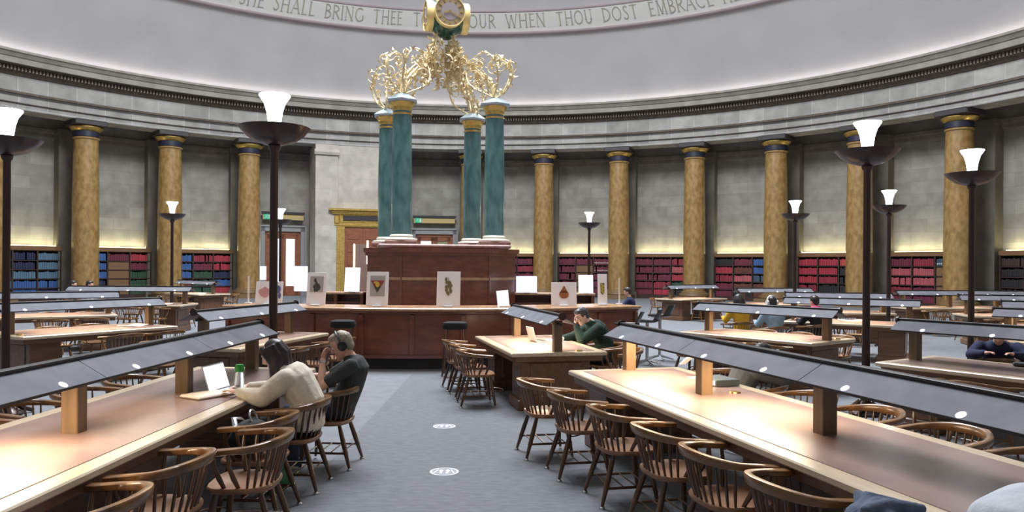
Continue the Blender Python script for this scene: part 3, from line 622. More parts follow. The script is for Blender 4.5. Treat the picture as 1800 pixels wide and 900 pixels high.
board(643, 682, 473, 534, b_at(662), 'white board with a dark red downward triangle picture', [('picture_mount', 'art_grey', lambda m, w_, h: poly(m, [(-w_*.34, h*.3), (w_*.34, h*.3), (w_*.34, h*.9), (-w_*.34, h*.9)], .007)), ('triangle', 'art_red', lambda m, w_, h: poly(m, [(-w_*.31, h*.76), (0, h*.4), (w_*.31, h*.76)], .01)), ('triangle_tip', 'art_dark', lambda m, w_, h: poly(m, [(-w_*.155, h*.58), (0, h*.4), (w_*.155, h*.58)], .012)), ('yellow_bloom', 'art_yellow', lambda m, w_, h: (blob(m, (0, h*.64), .04, .05, 10, .015, .3), blob(m, (-.03, h*.7), .05, .02, 10, .016, .3)))], base=HB_)
board(767, 809, 474, 536, b_at(788), 'white board with a tall sprig of brown flowers', [('sprig_picture', 'art_olive', lambda m, w_, h: sprig(m, w_, h, .38, .84, 9, 1.1))], base=HB_)
board(969, 1014, 493, 534, b_at(990), 'white board with a brown pear picture', [('pear_picture', 'art_brown', lambda m, w_, h: (blob(m, (0, h*.5), w_*.19, h*.18, 18), poly(m, [(-w_*.17, h*.56), (w_*.17, h*.56), (w_*.07, h*.76), (w_*.03, h*.86), (-w_*.02, h*.86), (-w_*.07, h*.74)], .009)))], base=HB_)
board(1051, 1068, 476, 531, b_at(1058), 'narrow white board with a brown and gold vase picture', [('vase_picture', 'art_olive', lambda m, w_, h: poly(m, [(-w_*.2, h*.4), (0, h*.33), (w_*.2, h*.4), (w_*.22, h*.72), (-w_*.22, h*.72)], .009)), ('vase_spots', 'art_yellow', lambda m, w_, h: [blob(m, (w_*.08*(-1)**i, h*(.42+.05*i)), .018, .024, 8, .011) for i in range(6)])], base=HB_)
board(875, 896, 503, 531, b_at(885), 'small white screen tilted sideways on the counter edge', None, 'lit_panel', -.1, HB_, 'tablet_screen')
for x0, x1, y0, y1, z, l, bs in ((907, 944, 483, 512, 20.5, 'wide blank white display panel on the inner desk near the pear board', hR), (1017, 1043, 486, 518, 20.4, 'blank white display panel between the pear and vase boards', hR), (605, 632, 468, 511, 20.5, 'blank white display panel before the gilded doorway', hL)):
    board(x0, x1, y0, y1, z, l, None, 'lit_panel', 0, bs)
def tall_panel(x0, x1, y0, y1, z, l):                 # free-standing panels on their own foot
    A, B = PD(x0, y1, z), PD(x1, y0, z); t = thing('display_stand', l, 'display board', ((A.x+B.x)/2, z, 0)); wd = B.x-A.x
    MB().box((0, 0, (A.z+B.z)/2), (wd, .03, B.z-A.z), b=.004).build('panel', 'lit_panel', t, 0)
    MB().tube([(0, .03, 0), (0, .03, A.z+.05)], .025, 8).build('pole', 'plastic_grey', t); MB().lathe([(.2, 0), (.2, .015), (.04, .03), (.02, .05)], 20).build('foot', 'plastic_grey', t)
tall_panel(517, 541, 468, 512, 22.4, 'blank white panel on a stand in front of the clear glazed door, larger one')
tall_panel(457, 468, 468, 492, 23.5, 'small blank white panel beside the clear glazed door, before the gold column')
# slim glazed screen beside the kiosk with two glowing strips in place of reflections in the glass
gs = thing('glass_screen', 'clear glazed screen with two lit edges against the kiosk by the gilded doorway', 'screen', PD(630, 500, 22.9)*Vector((1, 1, 0)) if False else (PD(634, 500, 22.6).x, 22.6, 0))  # the lit edges are glowing strips in place of reflections
MB().box((0, 0, 1.25), (.42, .02, 2.5)).build('pane', 'clear_plastic', gs, 0)
for s, z0, z1 in ((-1, 1.0, 2.5), (1, 1.9, 2.6)): MB().box((s*.2, 0, (z0+z1)/2), (.05, .04, z1-z0), b=.01).build('lit_edge', 'lit_edge', gs, 0)  # glowing strips in place of reflections in the glass
# clear menu holders on the counter
for x, l in ((1089, 'thin clear upright card holder near the counter end'), (437, 'thin clear upright card holder beside the rose board')):
    q = pol(7.2, ang_near(x, 7.2)); t = thing('card_holder', l, 'card holder', (q.x, q.y, HB_))
    MB().box((0, 0, .01), (.12, .1, .02), b=.004).build('foot', 'rubber_white', t, 0); MB().box((0, 0, .27), (.03, .012, .52)).build('upright', 'paper', t, 0)

# ------------------------------------------------------------------ tall uplighter lamps
LH_ = 3.72
def lamp_mesh():
    ms = {}
    ms['pole'] = MB().lathe([(.06, .12), (.05, .5), (.045, 1.5), (.043, 3.1), (.06, 3.12), (.07, 3.16)], 16).mesh('pole')
    ms['dish'] = MB().lathe([(0, 3.16), (.1, 3.17), (.22, 3.21), (.32, 3.28), (.375, 3.35), (.385, 3.36), (.37, 3.36), (.31, 3.3), (.21, 3.24), (.1, 3.21), (0, 3.21)], 40).mesh('dish', 50)
    ms['glass_shade'] = MB().lathe([(.055, 3.22), (.062, 3.3), (.07, 3.42), (.085, 3.53), (.115, 3.63), (.155, 3.69), (.168, 3.71), (.166, 3.72), (.15, 3.7), (.1, 3.62), (.07, 3.52), (.05, 3.3), (0, 3.25)], 28).mesh('glass_shade')
    ms['base'] = MB().lathe([(.2, 0), (.2, .03), (.12, .06), (.07, .12), (.06, .2)], 20).mesh('base')
    f = []
    for q in range(4):
        a = q*pi/2+pi/4; f.append(MB().tube([(.07*cos(a), .07*sin(a), .16), (.18*cos(a), .18*sin(a), .07), (.3*cos(a), .3*sin(a), .025)], [.035, .03, .025], 8).mesh('foot'))
    return ms, f
LM, LF = lamp_mesh(); LAMP_AT = []
for (x, y, l) in ((13, 193, 'tall bronze uplighter at the end of the table row by the blue books'), (483, 167, 'tall bronze uplighter behind the woman in the cream sweater, biggest in view'), (1525, 215, 'tall bronze uplighter past the grey folder table, with the wide dark dish'), (1709, 264, 'tall bronze uplighter behind the table with the pale blue cloth'), (1563, 335, 'mid-distance bronze uplighter standing on open carpet beside a table end panel'), (1398, 353, 'distant bronze uplighter beside the bright red books'), (1036, 373, 'distant bronze uplighter in front of the maroon books'), (303, 355, 'distant bronze uplighter in front of a gold column by the red and blue books'), (493, 367, 'distant bronze uplighter by the clear glazed door')):
    a, b_ = unroll(x, y); z = F*(LH_-HC)/-b_; t = thing('uplighter', l, 'floor lamp', (a*z/F, z, 0), 0, 'tall uplighters')
    inst('pole', LM['pole'], 'bronze', t); inst('dish', LM['dish'], 'bronze', t); inst('glass_shade', LM['glass_shade'], 'opal_glass', t); inst('base', LM['base'], 'bronze', t)
    for m in LF: inst('foot', m, 'bronze', t)
    LAMP_AT.append((t.location.x, t.location.y))
    pl = bpy.data.lights.new('lamp_light', 'POINT'); pl.energy = 18; pl.shadow_soft_size = .1; pl.color = (1, .96, .9)
    po_ = bpy.data.objects.new('lamp_light', pl); COL.objects.link(po_); po_.parent = t; po_.location = (0, 0, 3.9)

# ------------------------------------------------------------------ reading tables
W2 = .64; TH = .76
def table(E, beta, L, nsec, lit, label, stub=False):
    b_ = math.radians(beta); t = thing('reading_table', label, 'table', (E[0], E[1], 0), atan2(-cos(b_), sin(b_)))
    top = MB().box((L/2, 0, TH-.025), (L, 2*W2, .05), b=.01).build('tabletop', 'oak_rim', t, 0)
    MB().box((L/2, 0, TH+.001), (L-.26, 2*W2-.26, .006)).build('leather_inlay', 'inlay_leather', top, 0)
    ap = MB()
    for s in (-1, 1):
        ap.box((L/2, s*(W2-.06), .675), (L-.12, .04, .075), b=.008).box((L/2, s*(W2-.035), .72), (L-.07, .04, .03), b=.008)
        ap.box((L/2+s*(L/2-.06), 0, .675), (.04, 2*W2-.12, .075), b=.008).box((L/2+s*(L/2-.035), 0, .72), (.04, 2*W2-.07, .03), b=.008)
    ap.build('apron', 'table_wood', t, 0)
    for x in ([.42, L-.42] if L < 4 else [.42, L/2, L-.42]):
        pd = MB().box((x, 0, .33), (.46, .94, .64), b=.008).box((x, 0, .07), (.54, 1.02, .14), b=.015).build('pedestal', 'table_wood', t, 0)
        for s in (-1, 1): MB().box((x+s*.235, 0, .4), (.02, .7, .42), b=.008).build('raised_panel', 'table_wood', pd, 0)
    e = .13; sl = (L-2*e+.4)/nsec; x0 = e-.2
    posts = [e+(L-2*e)*i/nsec for i in range(nsec+1)]
    for x in posts: MB().box((x, 0, TH+.19), (.11, .11, .42), b=.006).build('shade_post', 'post_wood', t, 0)
    for x in posts[1::2]: MB().lathe([(.05, .765), (.045, .775), (.02, .78), (0, .78)], 14, (x, .3, 0)).build('socket_cover', 'brass', t)
    MB().tube([(x0+.04, 0, 1.12), (x0+nsec*sl-.04, 0, 1.12)], .02, 8).build('tie_rail', 'shade_dark', t)
    for i in range(nsec):
        a, c = x0+i*sl+.004, x0+(i+1)*sl-.004; m = MB()
        for s in (-1, 1):
            q = [(a, s*.012, 1.232), (c, s*.012, 1.232), (c, s*.215, 1.115), (a, s*.215, 1.115)]
            m.add(q+[(p[0], p[1]-s*.007, p[2]-.012) for p in q], [(0, 1, 2, 3), (7, 6, 5, 4), (0, 4, 5, 1), (1, 5, 6, 2), (2, 6, 7, 3), (3, 7, 4, 0)])
        sh = fixn(m.build('lamp_shade', 'shade_paint', t, 0))
        for s in (-1, 1):
            for fx in ((.25, .75) if nsec > 1 else (.12, .5, .88)):
                x = a+(c-a)*fx; nn = Vector((0, s*.5, .866)); p = Vector((x, s*.185, 1.133))
                MB().tube([p, p+nn*.005], .026, 12).build('shade_eye', 'lamp_eye', sh)
            MB().box(((a+c)/2, s*.217, 1.112), (c-a, .008, .016)).build('shade_lip', 'shade_dark', sh, 0)
        if lit[i % len(lit)]:
            MB().tube([(a+(c-a)*.2, 0, 1.175), (c-(c-a)*.2, 0, 1.175)], .014, 8).build('tube_lamp', 'tube_glow', sh)
            l = bpy.data.lights.new('desk_light', 'AREA'); l.shape = 'RECTANGLE'; l.size = (c-a)*.6; l.size_y = .38; l.energy = DESK_W*lit[i % len(lit)]*(c-a); l.color = (1, .78, .52)
            lo = bpy.data.objects.new('desk_light', l); COL.objects.link(lo); lo.parent = t; lo.location = ((a+c)/2, 0, 1.112)
    MB().box((x0+nsec*sl/2, 0, 1.243), (nsec*sl, .06, .022), b=.004).build('ridge_cap', 'shade_dark', t, 0)
    for x in (x0-.01, x0+nsec*sl+.01): MB().tube([(x-.012, 0, 1.225), (x+.012, 0, 1.225)], .05, 16).build('end_boss', 'bronze', t)
    return t
def loc(tb, u, v, z=0): return (tb.matrix_basis @ Vector((u, v, z)))
# ------------------------------------------------------------------ spindle-back captain's chairs
def sup(a, b, t, e=.62): c, s = cos(t), sin(t); return (a*abs(c)**e*(1 if c > 0 else -1), b*abs(s)**e*(1 if s > 0 else -1))
def seat_mb(n=28):
    m = MB(); R = []
    for k, z in ((.86, .395), (.97, .402), (1, .416), (1, .428), (.97, .437), (.8, .432), (.5, .424), (.2, .422)):
        ring = []
        for j in range(n):
            x, y = sup(.248*k, .215*k, 2*pi*j/n)
            x *= 1+.06*(y/.215); dip = .006*(1-abs(x)/.235)*(1 if y > 0 and z > .43 and k < .9 else 0)
            ring.append((x, y, z+dip))
        R.append(ring)
    return m.loft(R)
def rail_path(n=26):
    out = [(-.305, .15, .676), (-.296, .07, .682)]
    for i in range(n+1):
        a = pi+pi*i/n; out.append((.29*cos(a), -.03+.25*sin(a), .69+.03*max(0,sin(pi*i/n))**1.5))
    return out+[(.296, .07, .682), (.305, .15, .676)]
def rail_mb():
    m = MB(); pts = [Vector(p) for p in rail_path()]; rings = []; k = len(pts)
    for i, p in enumerate(pts):
        t = (pts[min(i+1, k-1)]-pts[max(i-1, 0)]).normalized(); sd = t.cross(Vector((0, 0, 1))).normalized(); f = i/(k-1); bk = max(0,sin(pi*f))**2
        hw = .024 if 2 <= i <= k-3 else .03; hh = .019+.013*bk; lean = Vector((0, -.008*bk, 0))
        R = [(-1, -.7), (-.7, -1), (.7, -1), (1, -.7), (1, .7), (.7, 1), (-.7, 1), (-1, .7)]
        rings.append([p+sd*u*hw+Vector((0, 0, v*hh))+lean*v for u, v in R])
    return m.loft(rings)
SPN = []
for i in range(12):
    f = i/11; a = math.radians(200+140*f); x, y = .285*cos(a), -.03+.245*sin(a)
    SPN.append(((x*.78, -.01+.185*sin(a)), (x, y, .69+.03*max(0,sin(pi*(20+140*f)/180))**1.5-.01)))
def spindle_mb(sp, n=8):
    (x, y), t = sp; return MB().tube([(x, y, .425), ((x*2+t[0])/3, (y*2+t[1])/3, .5), ((x+2*t[0])/3, (y+2*t[1])/3, .6), t], [.008, .0105, .009, .0065], n)
def armpost_mb(s, n=8, k=0): 
    y0 = .09 if k == 0 else -.0
    return MB().tube([(s*.205, y0-.02, .43), (s*.24, y0+.0, .5), (s*.268, y0+.02, .58), (s*.292, y0+.02, .672)], [.013, .017, .013, .011], n)
LEGS = [(-1, 1), (1, 1), (-1, -1), (1, -1)]
def leg_mb(sx, sy, n=10):
    top = Vector((sx*.155, sy*.14, .405)); bot = Vector((sx*.215, sy*(.2 if sy > 0 else .255), .02))
    q = [top.lerp(bot, t) for t in (0, .2, .45, .62, .64, .7, .98, 1)]
    return MB().tube(q, [.015, .02, .0225, .02, .023, .019, .013, .012], n), bot
def pt_on_leg(sx, sy, z):
    top = Vector((sx*.155, sy*.14, .405)); bot = Vector((sx*.215, sy*(.2 if sy > 0 else .255), .02)); return top.lerp(bot, (.405-z)/.385)
def stretch_mb(s, n=7): a, b_ = pt_on_leg(s, 1, .15), pt_on_leg(s, -1, .15); return MB().tube([a, a.lerp(b_, .5), b_], [.009, .012, .009], n)
def rack_mb(k, n=6):
    f = [.12, .38, .64, .9][k]; A, B = pt_on_leg(-1, 1, .155).lerp(pt_on_leg(-1, -1, .155), f), pt_on_leg(1, 1, .155).lerp(pt_on_leg(1, -1, .155), f)
    return MB().tube([A, B], .006, n)
def hoop_mb(n=6): return MB().tube([pt_on_leg(-1, 1, .17)]+[( -.15*cos(a), .19+.15*sin(a), .2) for a in [pi*i/10 for i in range(11)]]+[pt_on_leg(1, 1, .17)], .0075, n)
ch0 = thing('captains_chair', 'x', 'chair', (0, 0, 0))
def part(m, nm, mat, p, sm=50): return m.build(nm, mat, p, sm)
part(seat_mb(), 'seat', 'chair_seat', ch0); part(rail_mb(), 'arm_rail', 'chair_rail', ch0)
for s in SPN: part(spindle_mb(s), 'spindle', 'chair_wood', ch0)
for s in (-1, 1):
    part(armpost_mb(s), 'arm_post', 'chair_wood', ch0); part(armpost_mb(s, 8, 1), 'arm_post', 'chair_wood', ch0); part(stretch_mb(s), 'stretcher', 'chair_wood', ch0)
for sx, sy in LEGS:
    m, bot = leg_mb(sx, sy); l_ = part(m, 'leg', 'chair_wood', ch0)
    if sy < 0: part(MB().lathe([(.024, 0), (.026, .006), (.02, .018), (.008, .024)], 12, (bot.x, bot.y, 0)), 'glide', 'steel', l_)
for k in range(4): part(rack_mb(k), 'rack_rod', 'chair_wood', ch0)
part(hoop_mb(), 'hat_hoop', 'chair_wood', ch0)
note_kids(ch0)
far = seat_mb(16)
far_me = MB()
for m in [seat_mb(14), rail_mb()]+[spindle_mb(s, 4) for s in SPN]+[armpost_mb(s, 4) for s in (-1, 1)]+[leg_mb(*q, 5)[0] for q in LEGS]+[stretch_mb(s, 4) for s in (-1, 1)]+[rack_mb(k, 4) for k in (0, 3)]:
    far_me.add(m.v, m.f)
far_me = far_me.mesh('captains_chair', 50); far_me.materials.append(MATS['chair_rail'])
CH_USED = [False]; CHAIRS = []
def chair(x, y, rz, label, detail):
    if detail:
        o = ch0 if not CH_USED[0] else copy_tree(ch0); CH_USED[0] = True
    else:
        o = bpy.data.objects.new('captains_chair', far_me); COL.objects.link(o)
    o.location = (x, y, 0); o.rotation_euler.z = rz; CHAIRS.append(o)
    return tag(o, label, 'chair', 'spindle-back captains chairs')
def seats(tb, side, us, off, phrase, detail, skip=(), jit=.03, turn=None):
    b0 = tb.rotation_euler.z
    for i, u in enumerate(us):
        p = loc(tb, u, side*(W2+(off[i] if isinstance(off, list) else off))+rnd.uniform(-jit, jit)); q, d = px(p)
        if d < .9 or q < -160 or q > 1960 or i in skip or any(hypot(p.x-a, p.y-b_) < .62 for a, b_ in LAMP_AT): continue
        rz = b0+(pi if side > 0 else 0)+rnd.uniform(-.07, .07)
        if turn and i in turn: rz += turn[i]
        chair(p.x, p.y, rz, f'spindle-back armchair {ORD[i]} from clock end, {phrase}', detail)

T1 = table((-2.72, 8.1), -1.8, 6.4, 4, [0, .15, 1, .6], 'long reading table where the cream-sweater woman sits at an open laptop')
T2 = table((1.22, 8.2), 15, 6.6, 4, [1, 1, 0, 0], 'long reading table with a grey folder and strong lamplight at its clock end')
T3 = table((.05, 12.07), 13.5, 2.45, 1, [1], 'short reading table where the green-hoodie reader works, before the counter')
T4 = table((-3.58, 12.44), -13, 2.5, 1, [.12], 'short unlit-looking reading table just past the headphone wearer')
T5 = table((3.38, 13.42), 38.5, 2.45, 1, [.8], 'short empty lamplit table before the reader in white headphones')
T6 = table((4.82, 9.3), 33, 6.0, 4, [0, 0, 0, .3], 'long dim reading table holding a pale blue cloth')
seats(T1, 1, [1.0, 1.72, 2.4, 3.05, 3.65, 4.4], [.42, .32, .25, .43, .15, .15], 'aisle side of the laptop table', True, jit=.005)
seats(T1, -1, [.62+.74*i for i in range(6)], .36, 'far side of the laptop table', True)
seats(T2, -1, [.45, 1.2, 1.98, 2.73, 3.4, 4.1, 5.45], [.38, .3, .22, .16, .13, .1, .34], 'aisle side of the grey folder table', True, jit=.005)
seats(T2, 1, [.22+.76*i for i in range(7)], .3, 'far side of the grey folder table', True)
seats(T3, -1, [.4, 1.05, 1.75], .26, 'aisle side of the green hoodie table', True)
seats(T3, 1, [.55, 1.25, 1.95], .4, 'same side as the green hoodie reader', True)
seats(T4, 1, [.5, 1.2, 1.9], .36, 'counter side of the short table past the headphone wearer', True)
seats(T4, -1, [.5, 1.2, 1.9], .36, 'outer side of the short table past the headphone wearer', False)
seats(T5, -1, [.5, 1.2, 1.9], .3, 'grey folder side of the empty lamplit table', True)
seats(T5, 1, [.5, 1.2, 1.9], .34, 'far side of the empty lamplit table', False)
seats(T6, 1, [.6+.75*i for i in range(7)], .36, 'far side of the pale blue cloth table', True)
seats(T6, -1, [.6+.75*i for i in range(7)], .36, 'near side of the pale blue cloth table', False)
def ring_table(beta, r0, L, nsec, lit, label, ph1, ph2, n=None):
    b_ = math.radians(beta); E = (CX+r0*sin(b_), CY-r0*cos(b_))
    t = table(E, beta, L, nsec if L > 4 else 1, lit, label); n = n or int((L-.4)/.74)
    seats(t, -1 if beta > 0 else 1, [.5+.74*i for i in range(n)], .34, ph1, False)
    seats(t, 1 if beta > 0 else -1, [.5+.74*i for i in range(n)], .34, ph2, False)
    return t
RT = {}
for i, (be, r0, L, ns, nm, s1, s2) in enumerate([
    (59, 9.4, 2.45, 2, 'short lamplit table under the yellow jumper reader', 'near side of the yellow jumper table', 'far side of the yellow jumper table'),
    (81, 9.4, 2.45, 2, 'short table whose light timber end panel faces the open carpet', 'near side of the light end panel table', 'far side of the light end panel table'),
    (104, 9.4, 2.45, 2, 'short table just past the counter end under the red-column books', 'near side of the table past the counter end', 'far side of the table past the counter end'),
    (126, 9.4, 2.45, 2, 'short table by the thin card holder with a navy coat on it', 'near side of the navy coat table', 'far side of the navy coat table'),
    (48, 13.4, 6, 4, 'long table behind the pale blue cloth one, its shade crossing a lamp pole', 'near side of the second long side table', 'far side of the second long side table'),
    (63, 13.4, 6, 4, 'third long side table beyond the pale blue cloth, under the pinkish books', 'near side of the third long side table', 'far side of the third long side table'),
    (79, 13.4, 6, 4, 'fourth long side table beyond the pale blue cloth, near the bookcases', 'near side of the fourth long side table', 'far side of the fourth long side table'),
    (94, 13.4, 6, 4, 'fifth long side table, closest to the bright red books', 'near side of the fifth long side table', 'far side of the fifth long side table'),
    (-30.5, 8.6, 2.6, 1, 'short table with bright shade and three chairs before it, by the blue books', 'near side of the blue-books table', 'far side of the blue-books table'),
    (-57, 8.0, 2.6, 1, 'second reading table toward the blue books, just past the one with bright shades', 'near side of the second blue-books table', 'far side of the second blue-books table'),
    (-88, 6.8, 3.2, 1, 'third reading table toward the blue books, with papers and a dark coat', 'near side of the papers table', 'far side of the papers table'),
    (-128, 11.3, 2.5, 1, 'distant table with strong yellow lamplight by the counter', 'near side of the yellow-lit table', 'far side of the yellow-lit table'),
    (-52, 13.4, 6, 4, 'long table where the white shirt reader sits with a companion', 'near side of the white shirt table', 'far side of the white shirt table'),
    (-78, 11.8, 5, 3, 'long table with a dark shade between the papers table and the blue books', 'near side of the dark shade table', 'far side of the dark shade table'),
    (-70, 14.4, 6, 4, 'long table close to the bookcase of blue and teal books', 'near side of the table close to teal books', 'far side of the table close to teal books'),
    ]):
    RT[(be, r0)] = ring_table(be, r0, L, ns, [.5, .4, .5], nm, s1, s2)

# counter stools and swivel chairs
def stool(x, y, z, rz, lab):
    p = PD(x, y, z); h = p.z; t = thing('bar_stool', lab, 'stool', (p.x, z, 0), rz, 'dark stools at the counter')
    MB().loft([[(sup(.21*k, .18*k, 2*pi*j/20)[0], sup(.21*k, .18*k, 2*pi*j/20)[1], h+zz) for j in range(20)] for k, zz in ((.9, -.12), (1, -.1), (1.02, -.05), (.95, -.01), (.7, .005), (.2, .01))]).build('seat_pad', 'cloth_black', t); MB().box((0, 0, h-.08), (.32, .28, .1)).build('seat_frame', 'chair_wood', t, 0)
    for sx in (-1, 1):
        for sy in (-1, 1): MB().tube([(sx*.14, sy*.12, h-.08), (sx*.2, sy*.18, 0)], [.018, .014], 8).build('leg', 'chair_wood', t)
    for sx in (-1, 1): MB().tube([(sx*.18, -.155, .22), (sx*.18, .155, .22)], .01, 6).build('foot_rail', 'chair_wood', t)
    MB().tube([(-.185, -.16, .26), (.185, -.16, .26)], .01, 6).build('foot_rail', 'chair_wood', t)
stool(603, 563, 12.9, .1, 'dark padded bar stool at the counter behind the headphone wearer')
stool(800, 566, 12.9, 0, 'dark padded bar stool at the counter by the armchairs of the green hoodie table')
def swivel(x, y, z, rz, lab):
    p = PD(x, y, z); h = p.z; t = thing('swivel_chair', lab, 'chair', (p.x, z, 0), rz, 'black shell swivel chairs')
    R = []
    for k, zz in ((.7, h-.05), (1, h-.02), (1, h), (.85, h-.02), (.3, h-.03)): R.append([(sup(.23*k, .22*k, 2*pi*j/20)[0], sup(.23*k, .22*k, 2*pi*j/20)[1], zz) for j in range(20)])
    MB().loft(R).build('seat_shell', 'plastic_black', t)
    m = MB(); pts = []
    for i in range(9):
        v = i/8
        pts.append([(u*.2*(1-.25*v), -.19-.1*v+.05*u*u, h+.0+.2*v) for u in (-1, -.5, 0, .5, 1)]+[(u*.2*(1-.25*v), -.21-.1*v+.05*u*u, h+.0+.2*v) for u in (1, .5, 0, -.5, -1)])
    m.loft(pts).build('back_shell', 'plastic_black', t)
    MB().tube([(0, 0, h-.04), (0, 0, .08)], .03, 10).build('column', 'steel', t)
    for q in range(5): a = 2*pi*q/5; MB().tube([(0, 0, .1), (.27*cos(a), .27*sin(a), .03)], [.022, .014], 7).build('foot_spoke', 'steel', t)
swivel(1102, 568, 13.4, 1.4, 'black shell swivel chair tucked at the counter end, lower-looking one')
swivel(1138, 562, 14.4, 1.2, 'black shell swivel chair in the middle of the counter-end group')
swivel(1160, 553, 15.2, 1.0, 'black shell swivel chair with raised curved back past the counter end')
# floor stickers
for (x, y, l) in ((781, 750, 'round pale floor sticker on the aisle carpet, the one further along'), (781, 830, 'round pale floor sticker on the aisle carpet, the larger-looking one by the armchairs')):
    p = P(x, y); t = thing('floor_sticker', l, 'sticker', (p.x, p.y, .0045), 0, 'floor stickers')
    MB().lathe([(0, 0), (.13, 0), (.13, .002), (0, .002)], 32).build('disc', 'sticker_white', t, 0)
    MB().lathe([(0, .002), (.112, .002), (.112, .003), (0, .003)], 32).build('grey_field', 'sticker_grey', t, 0)
    m = MB()
    for s in (-1, 1): m.ball((s*.03, .02, .003), (.018, .04, .002), 10, 6).ball((s*.028, -.045, .003), (.014, .018, .002), 10, 6)
    for s in (-1, 1): m.box((s*.075, 0, .0035), (.012, .12, .002), Matrix.Rotation(s*.3, 3, 'Z'))
    m.build('footprints', 'sticker_white', t, 0)
# ------------------------------------------------------------------ people: one continuous voxel-joined body each, clothing and hair as children
def ell(c, rx, ry, axis=Vector((0, 0, 1)), front=Vector((0, 1, 0)), n=14):
    z = axis.normalized(); x = front.cross(z).normalized(); y = z.cross(x)
    return [Vector(c)+x*rx*cos(2*pi*j/n)+y*ry*sin(2*pi*j/n) for j in range(n)]
def torso(m, secs, grow=0):                           # secs: (centre, half width, half depth)
    rings = []
    for i, (c, rx, ry) in enumerate(secs):
        a = Vector(secs[max(i-1, 0)][0]); b_ = Vector(secs[min(i+1, len(secs)-1)][0]); ax = (b_-a)
        rings.append(ell(c, rx+grow, ry+grow, ax))
    m.loft(rings); m.ball(secs[0][0], (secs[0][1]+grow, secs[0][2]+grow, .08), 14, 8); m.ball(secs[-1][0], ((secs[-1][1]+grow)*.95, (secs[-1][2]+grow)*.95, .05), 14, 8)
def limb(m, pts, rad, n=12):
    for i in range(len(pts)-1):
        a, b_ = Vector(pts[i]), Vector(pts[i+1]); m.tube([a, a.lerp(b_, .3), a.lerp(b_, .65), b_], [rad[i], rad[i]*.85+rad[i+1]*.2, rad[i]*.4+rad[i+1]*.62, rad[i+1]], n)
    for p, r in zip(pts, rad): m.ball(p, r, n, 8)
def hand(m, wrist, d, up, curl=.5, s=1.0, thumb=1):
    d = Vector(d).normalized(); up = Vector(up); sd = d.cross(up).normalized(); up = sd.cross(d)
    R = Matrix((sd, d, up)).transposed(); w_ = Vector(wrist)
    m.ball(w_+d*.045*s, (.039*s, .052*s, .017*s), 12, 8, R)
    for k, (o, L) in enumerate(((-.028, .068), (-.0095, .078), (.0095, .074), (.027, .058))):
        p = w_+sd*o*s*1.02+d*.088*s; a = 0; pts = [p-d*.03*s, p]
        for q in range(3): a += curl*(.55+.35*q); p = p+(d*cos(a)-up*sin(a)+sd*o*.8).normalized()*L*s*(.45, .31, .24)[q]; pts.append(p)
        m.tube(pts, [.009*s, .0092*s, .0086*s, .0078*s, .006*s], 8); m.ball(pts[-1], .0062*s, 8, 6)
    t0 = w_+sd*thumb*-.032*s+d*.02*s; t1 = t0+(d*.6-sd*thumb*.7-up*.3).normalized()*.035*s; t2 = t1+(d*.85-sd*thumb*.3-up*.45).normalized()*.03*s; t3 = t2+(d*.9-up*.5).normalized()*.022*s
    m.tube([t0, t1, t2, t3], [.013*s, .0115*s, .0095*s, .007*s], 8); m.ball(t3, .007*s, 8, 6)
def head(m, c, R, s=1.0):                             # R turns local (x right, y face, z up)
    c = Vector(c); rings = []; n = 24; prof = [(-.118, .028, .03, .052), (-.108, .045, .046, .046), (-.085, .056, .066, .026), (-.055, .064, .08, .008), (-.02, .071, .09, 0), (.02, .075, .096, -.004), (.055, .074, .097, -.008), (.085, .066, .088, -.012), (.108, .045, .062, -.014), (.119, .02, .03, -.016)]
    for z, rx, ry, oy in prof: rings.append([c+R @ Vector((rx*s*cos(2*pi*j/n), (oy+ry*sin(2*pi*j/n))*s, z*s)) for j in range(n)])
    m.loft(rings)
    T = lambda x, y, z: c+R @ Vector((x*s, y*s, z*s))
    m.tube([T(0, .088, .03), T(0, .1, .005), T(0, .113, -.022), T(0, .098, -.034)], [.009*s, .011*s, .0145*s, .009*s], 8)
    for q in (-1, 1):
        m.ball(T(q*.012, .1, -.028), .009*s, 8, 6); m.ball(T(q*.032, .088, .036), (.02*s, .008*s, .007*s), 10, 6, R)          # nostril, brow
        m.ball(T(q*.076, -.012, -.005), (.008*s, .019*s, .031*s), 10, 8, R); m.ball(T(q*.036, .074, -.03), (.022*s, .018*s, .022*s), 10, 8, R)  # ear, cheek
    m.ball(T(0, .091, -.062), (.023*s, .008*s, .0055*s), 10, 6, R); m.ball(T(0, .09, -.072), (.02*s, .009*s, .006*s), 10, 6, R); m.ball(T(0, .083, -.1), (.02*s, .014*s, .014*s), 10, 6, R)
def joined(m, name, mat, parent, vox, smooth=6):
    o = m.build(name, mat, parent, 180)
    md = o.modifiers.new('join', 'REMESH'); md.mode = 'VOXEL'; md.voxel_size = vox; md.use_smooth_shade = True
    if smooth: sm = o.modifiers.new('soften', 'SMOOTH'); sm.factor = .5; sm.iterations = smooth
    return o
def Rhead(yaw, pitch, roll=0): return Matrix.Rotation(yaw, 3, 'Z') @ Matrix.Rotation(pitch, 3, 'X') @ Matrix.Rotation(roll, 3, 'Y')
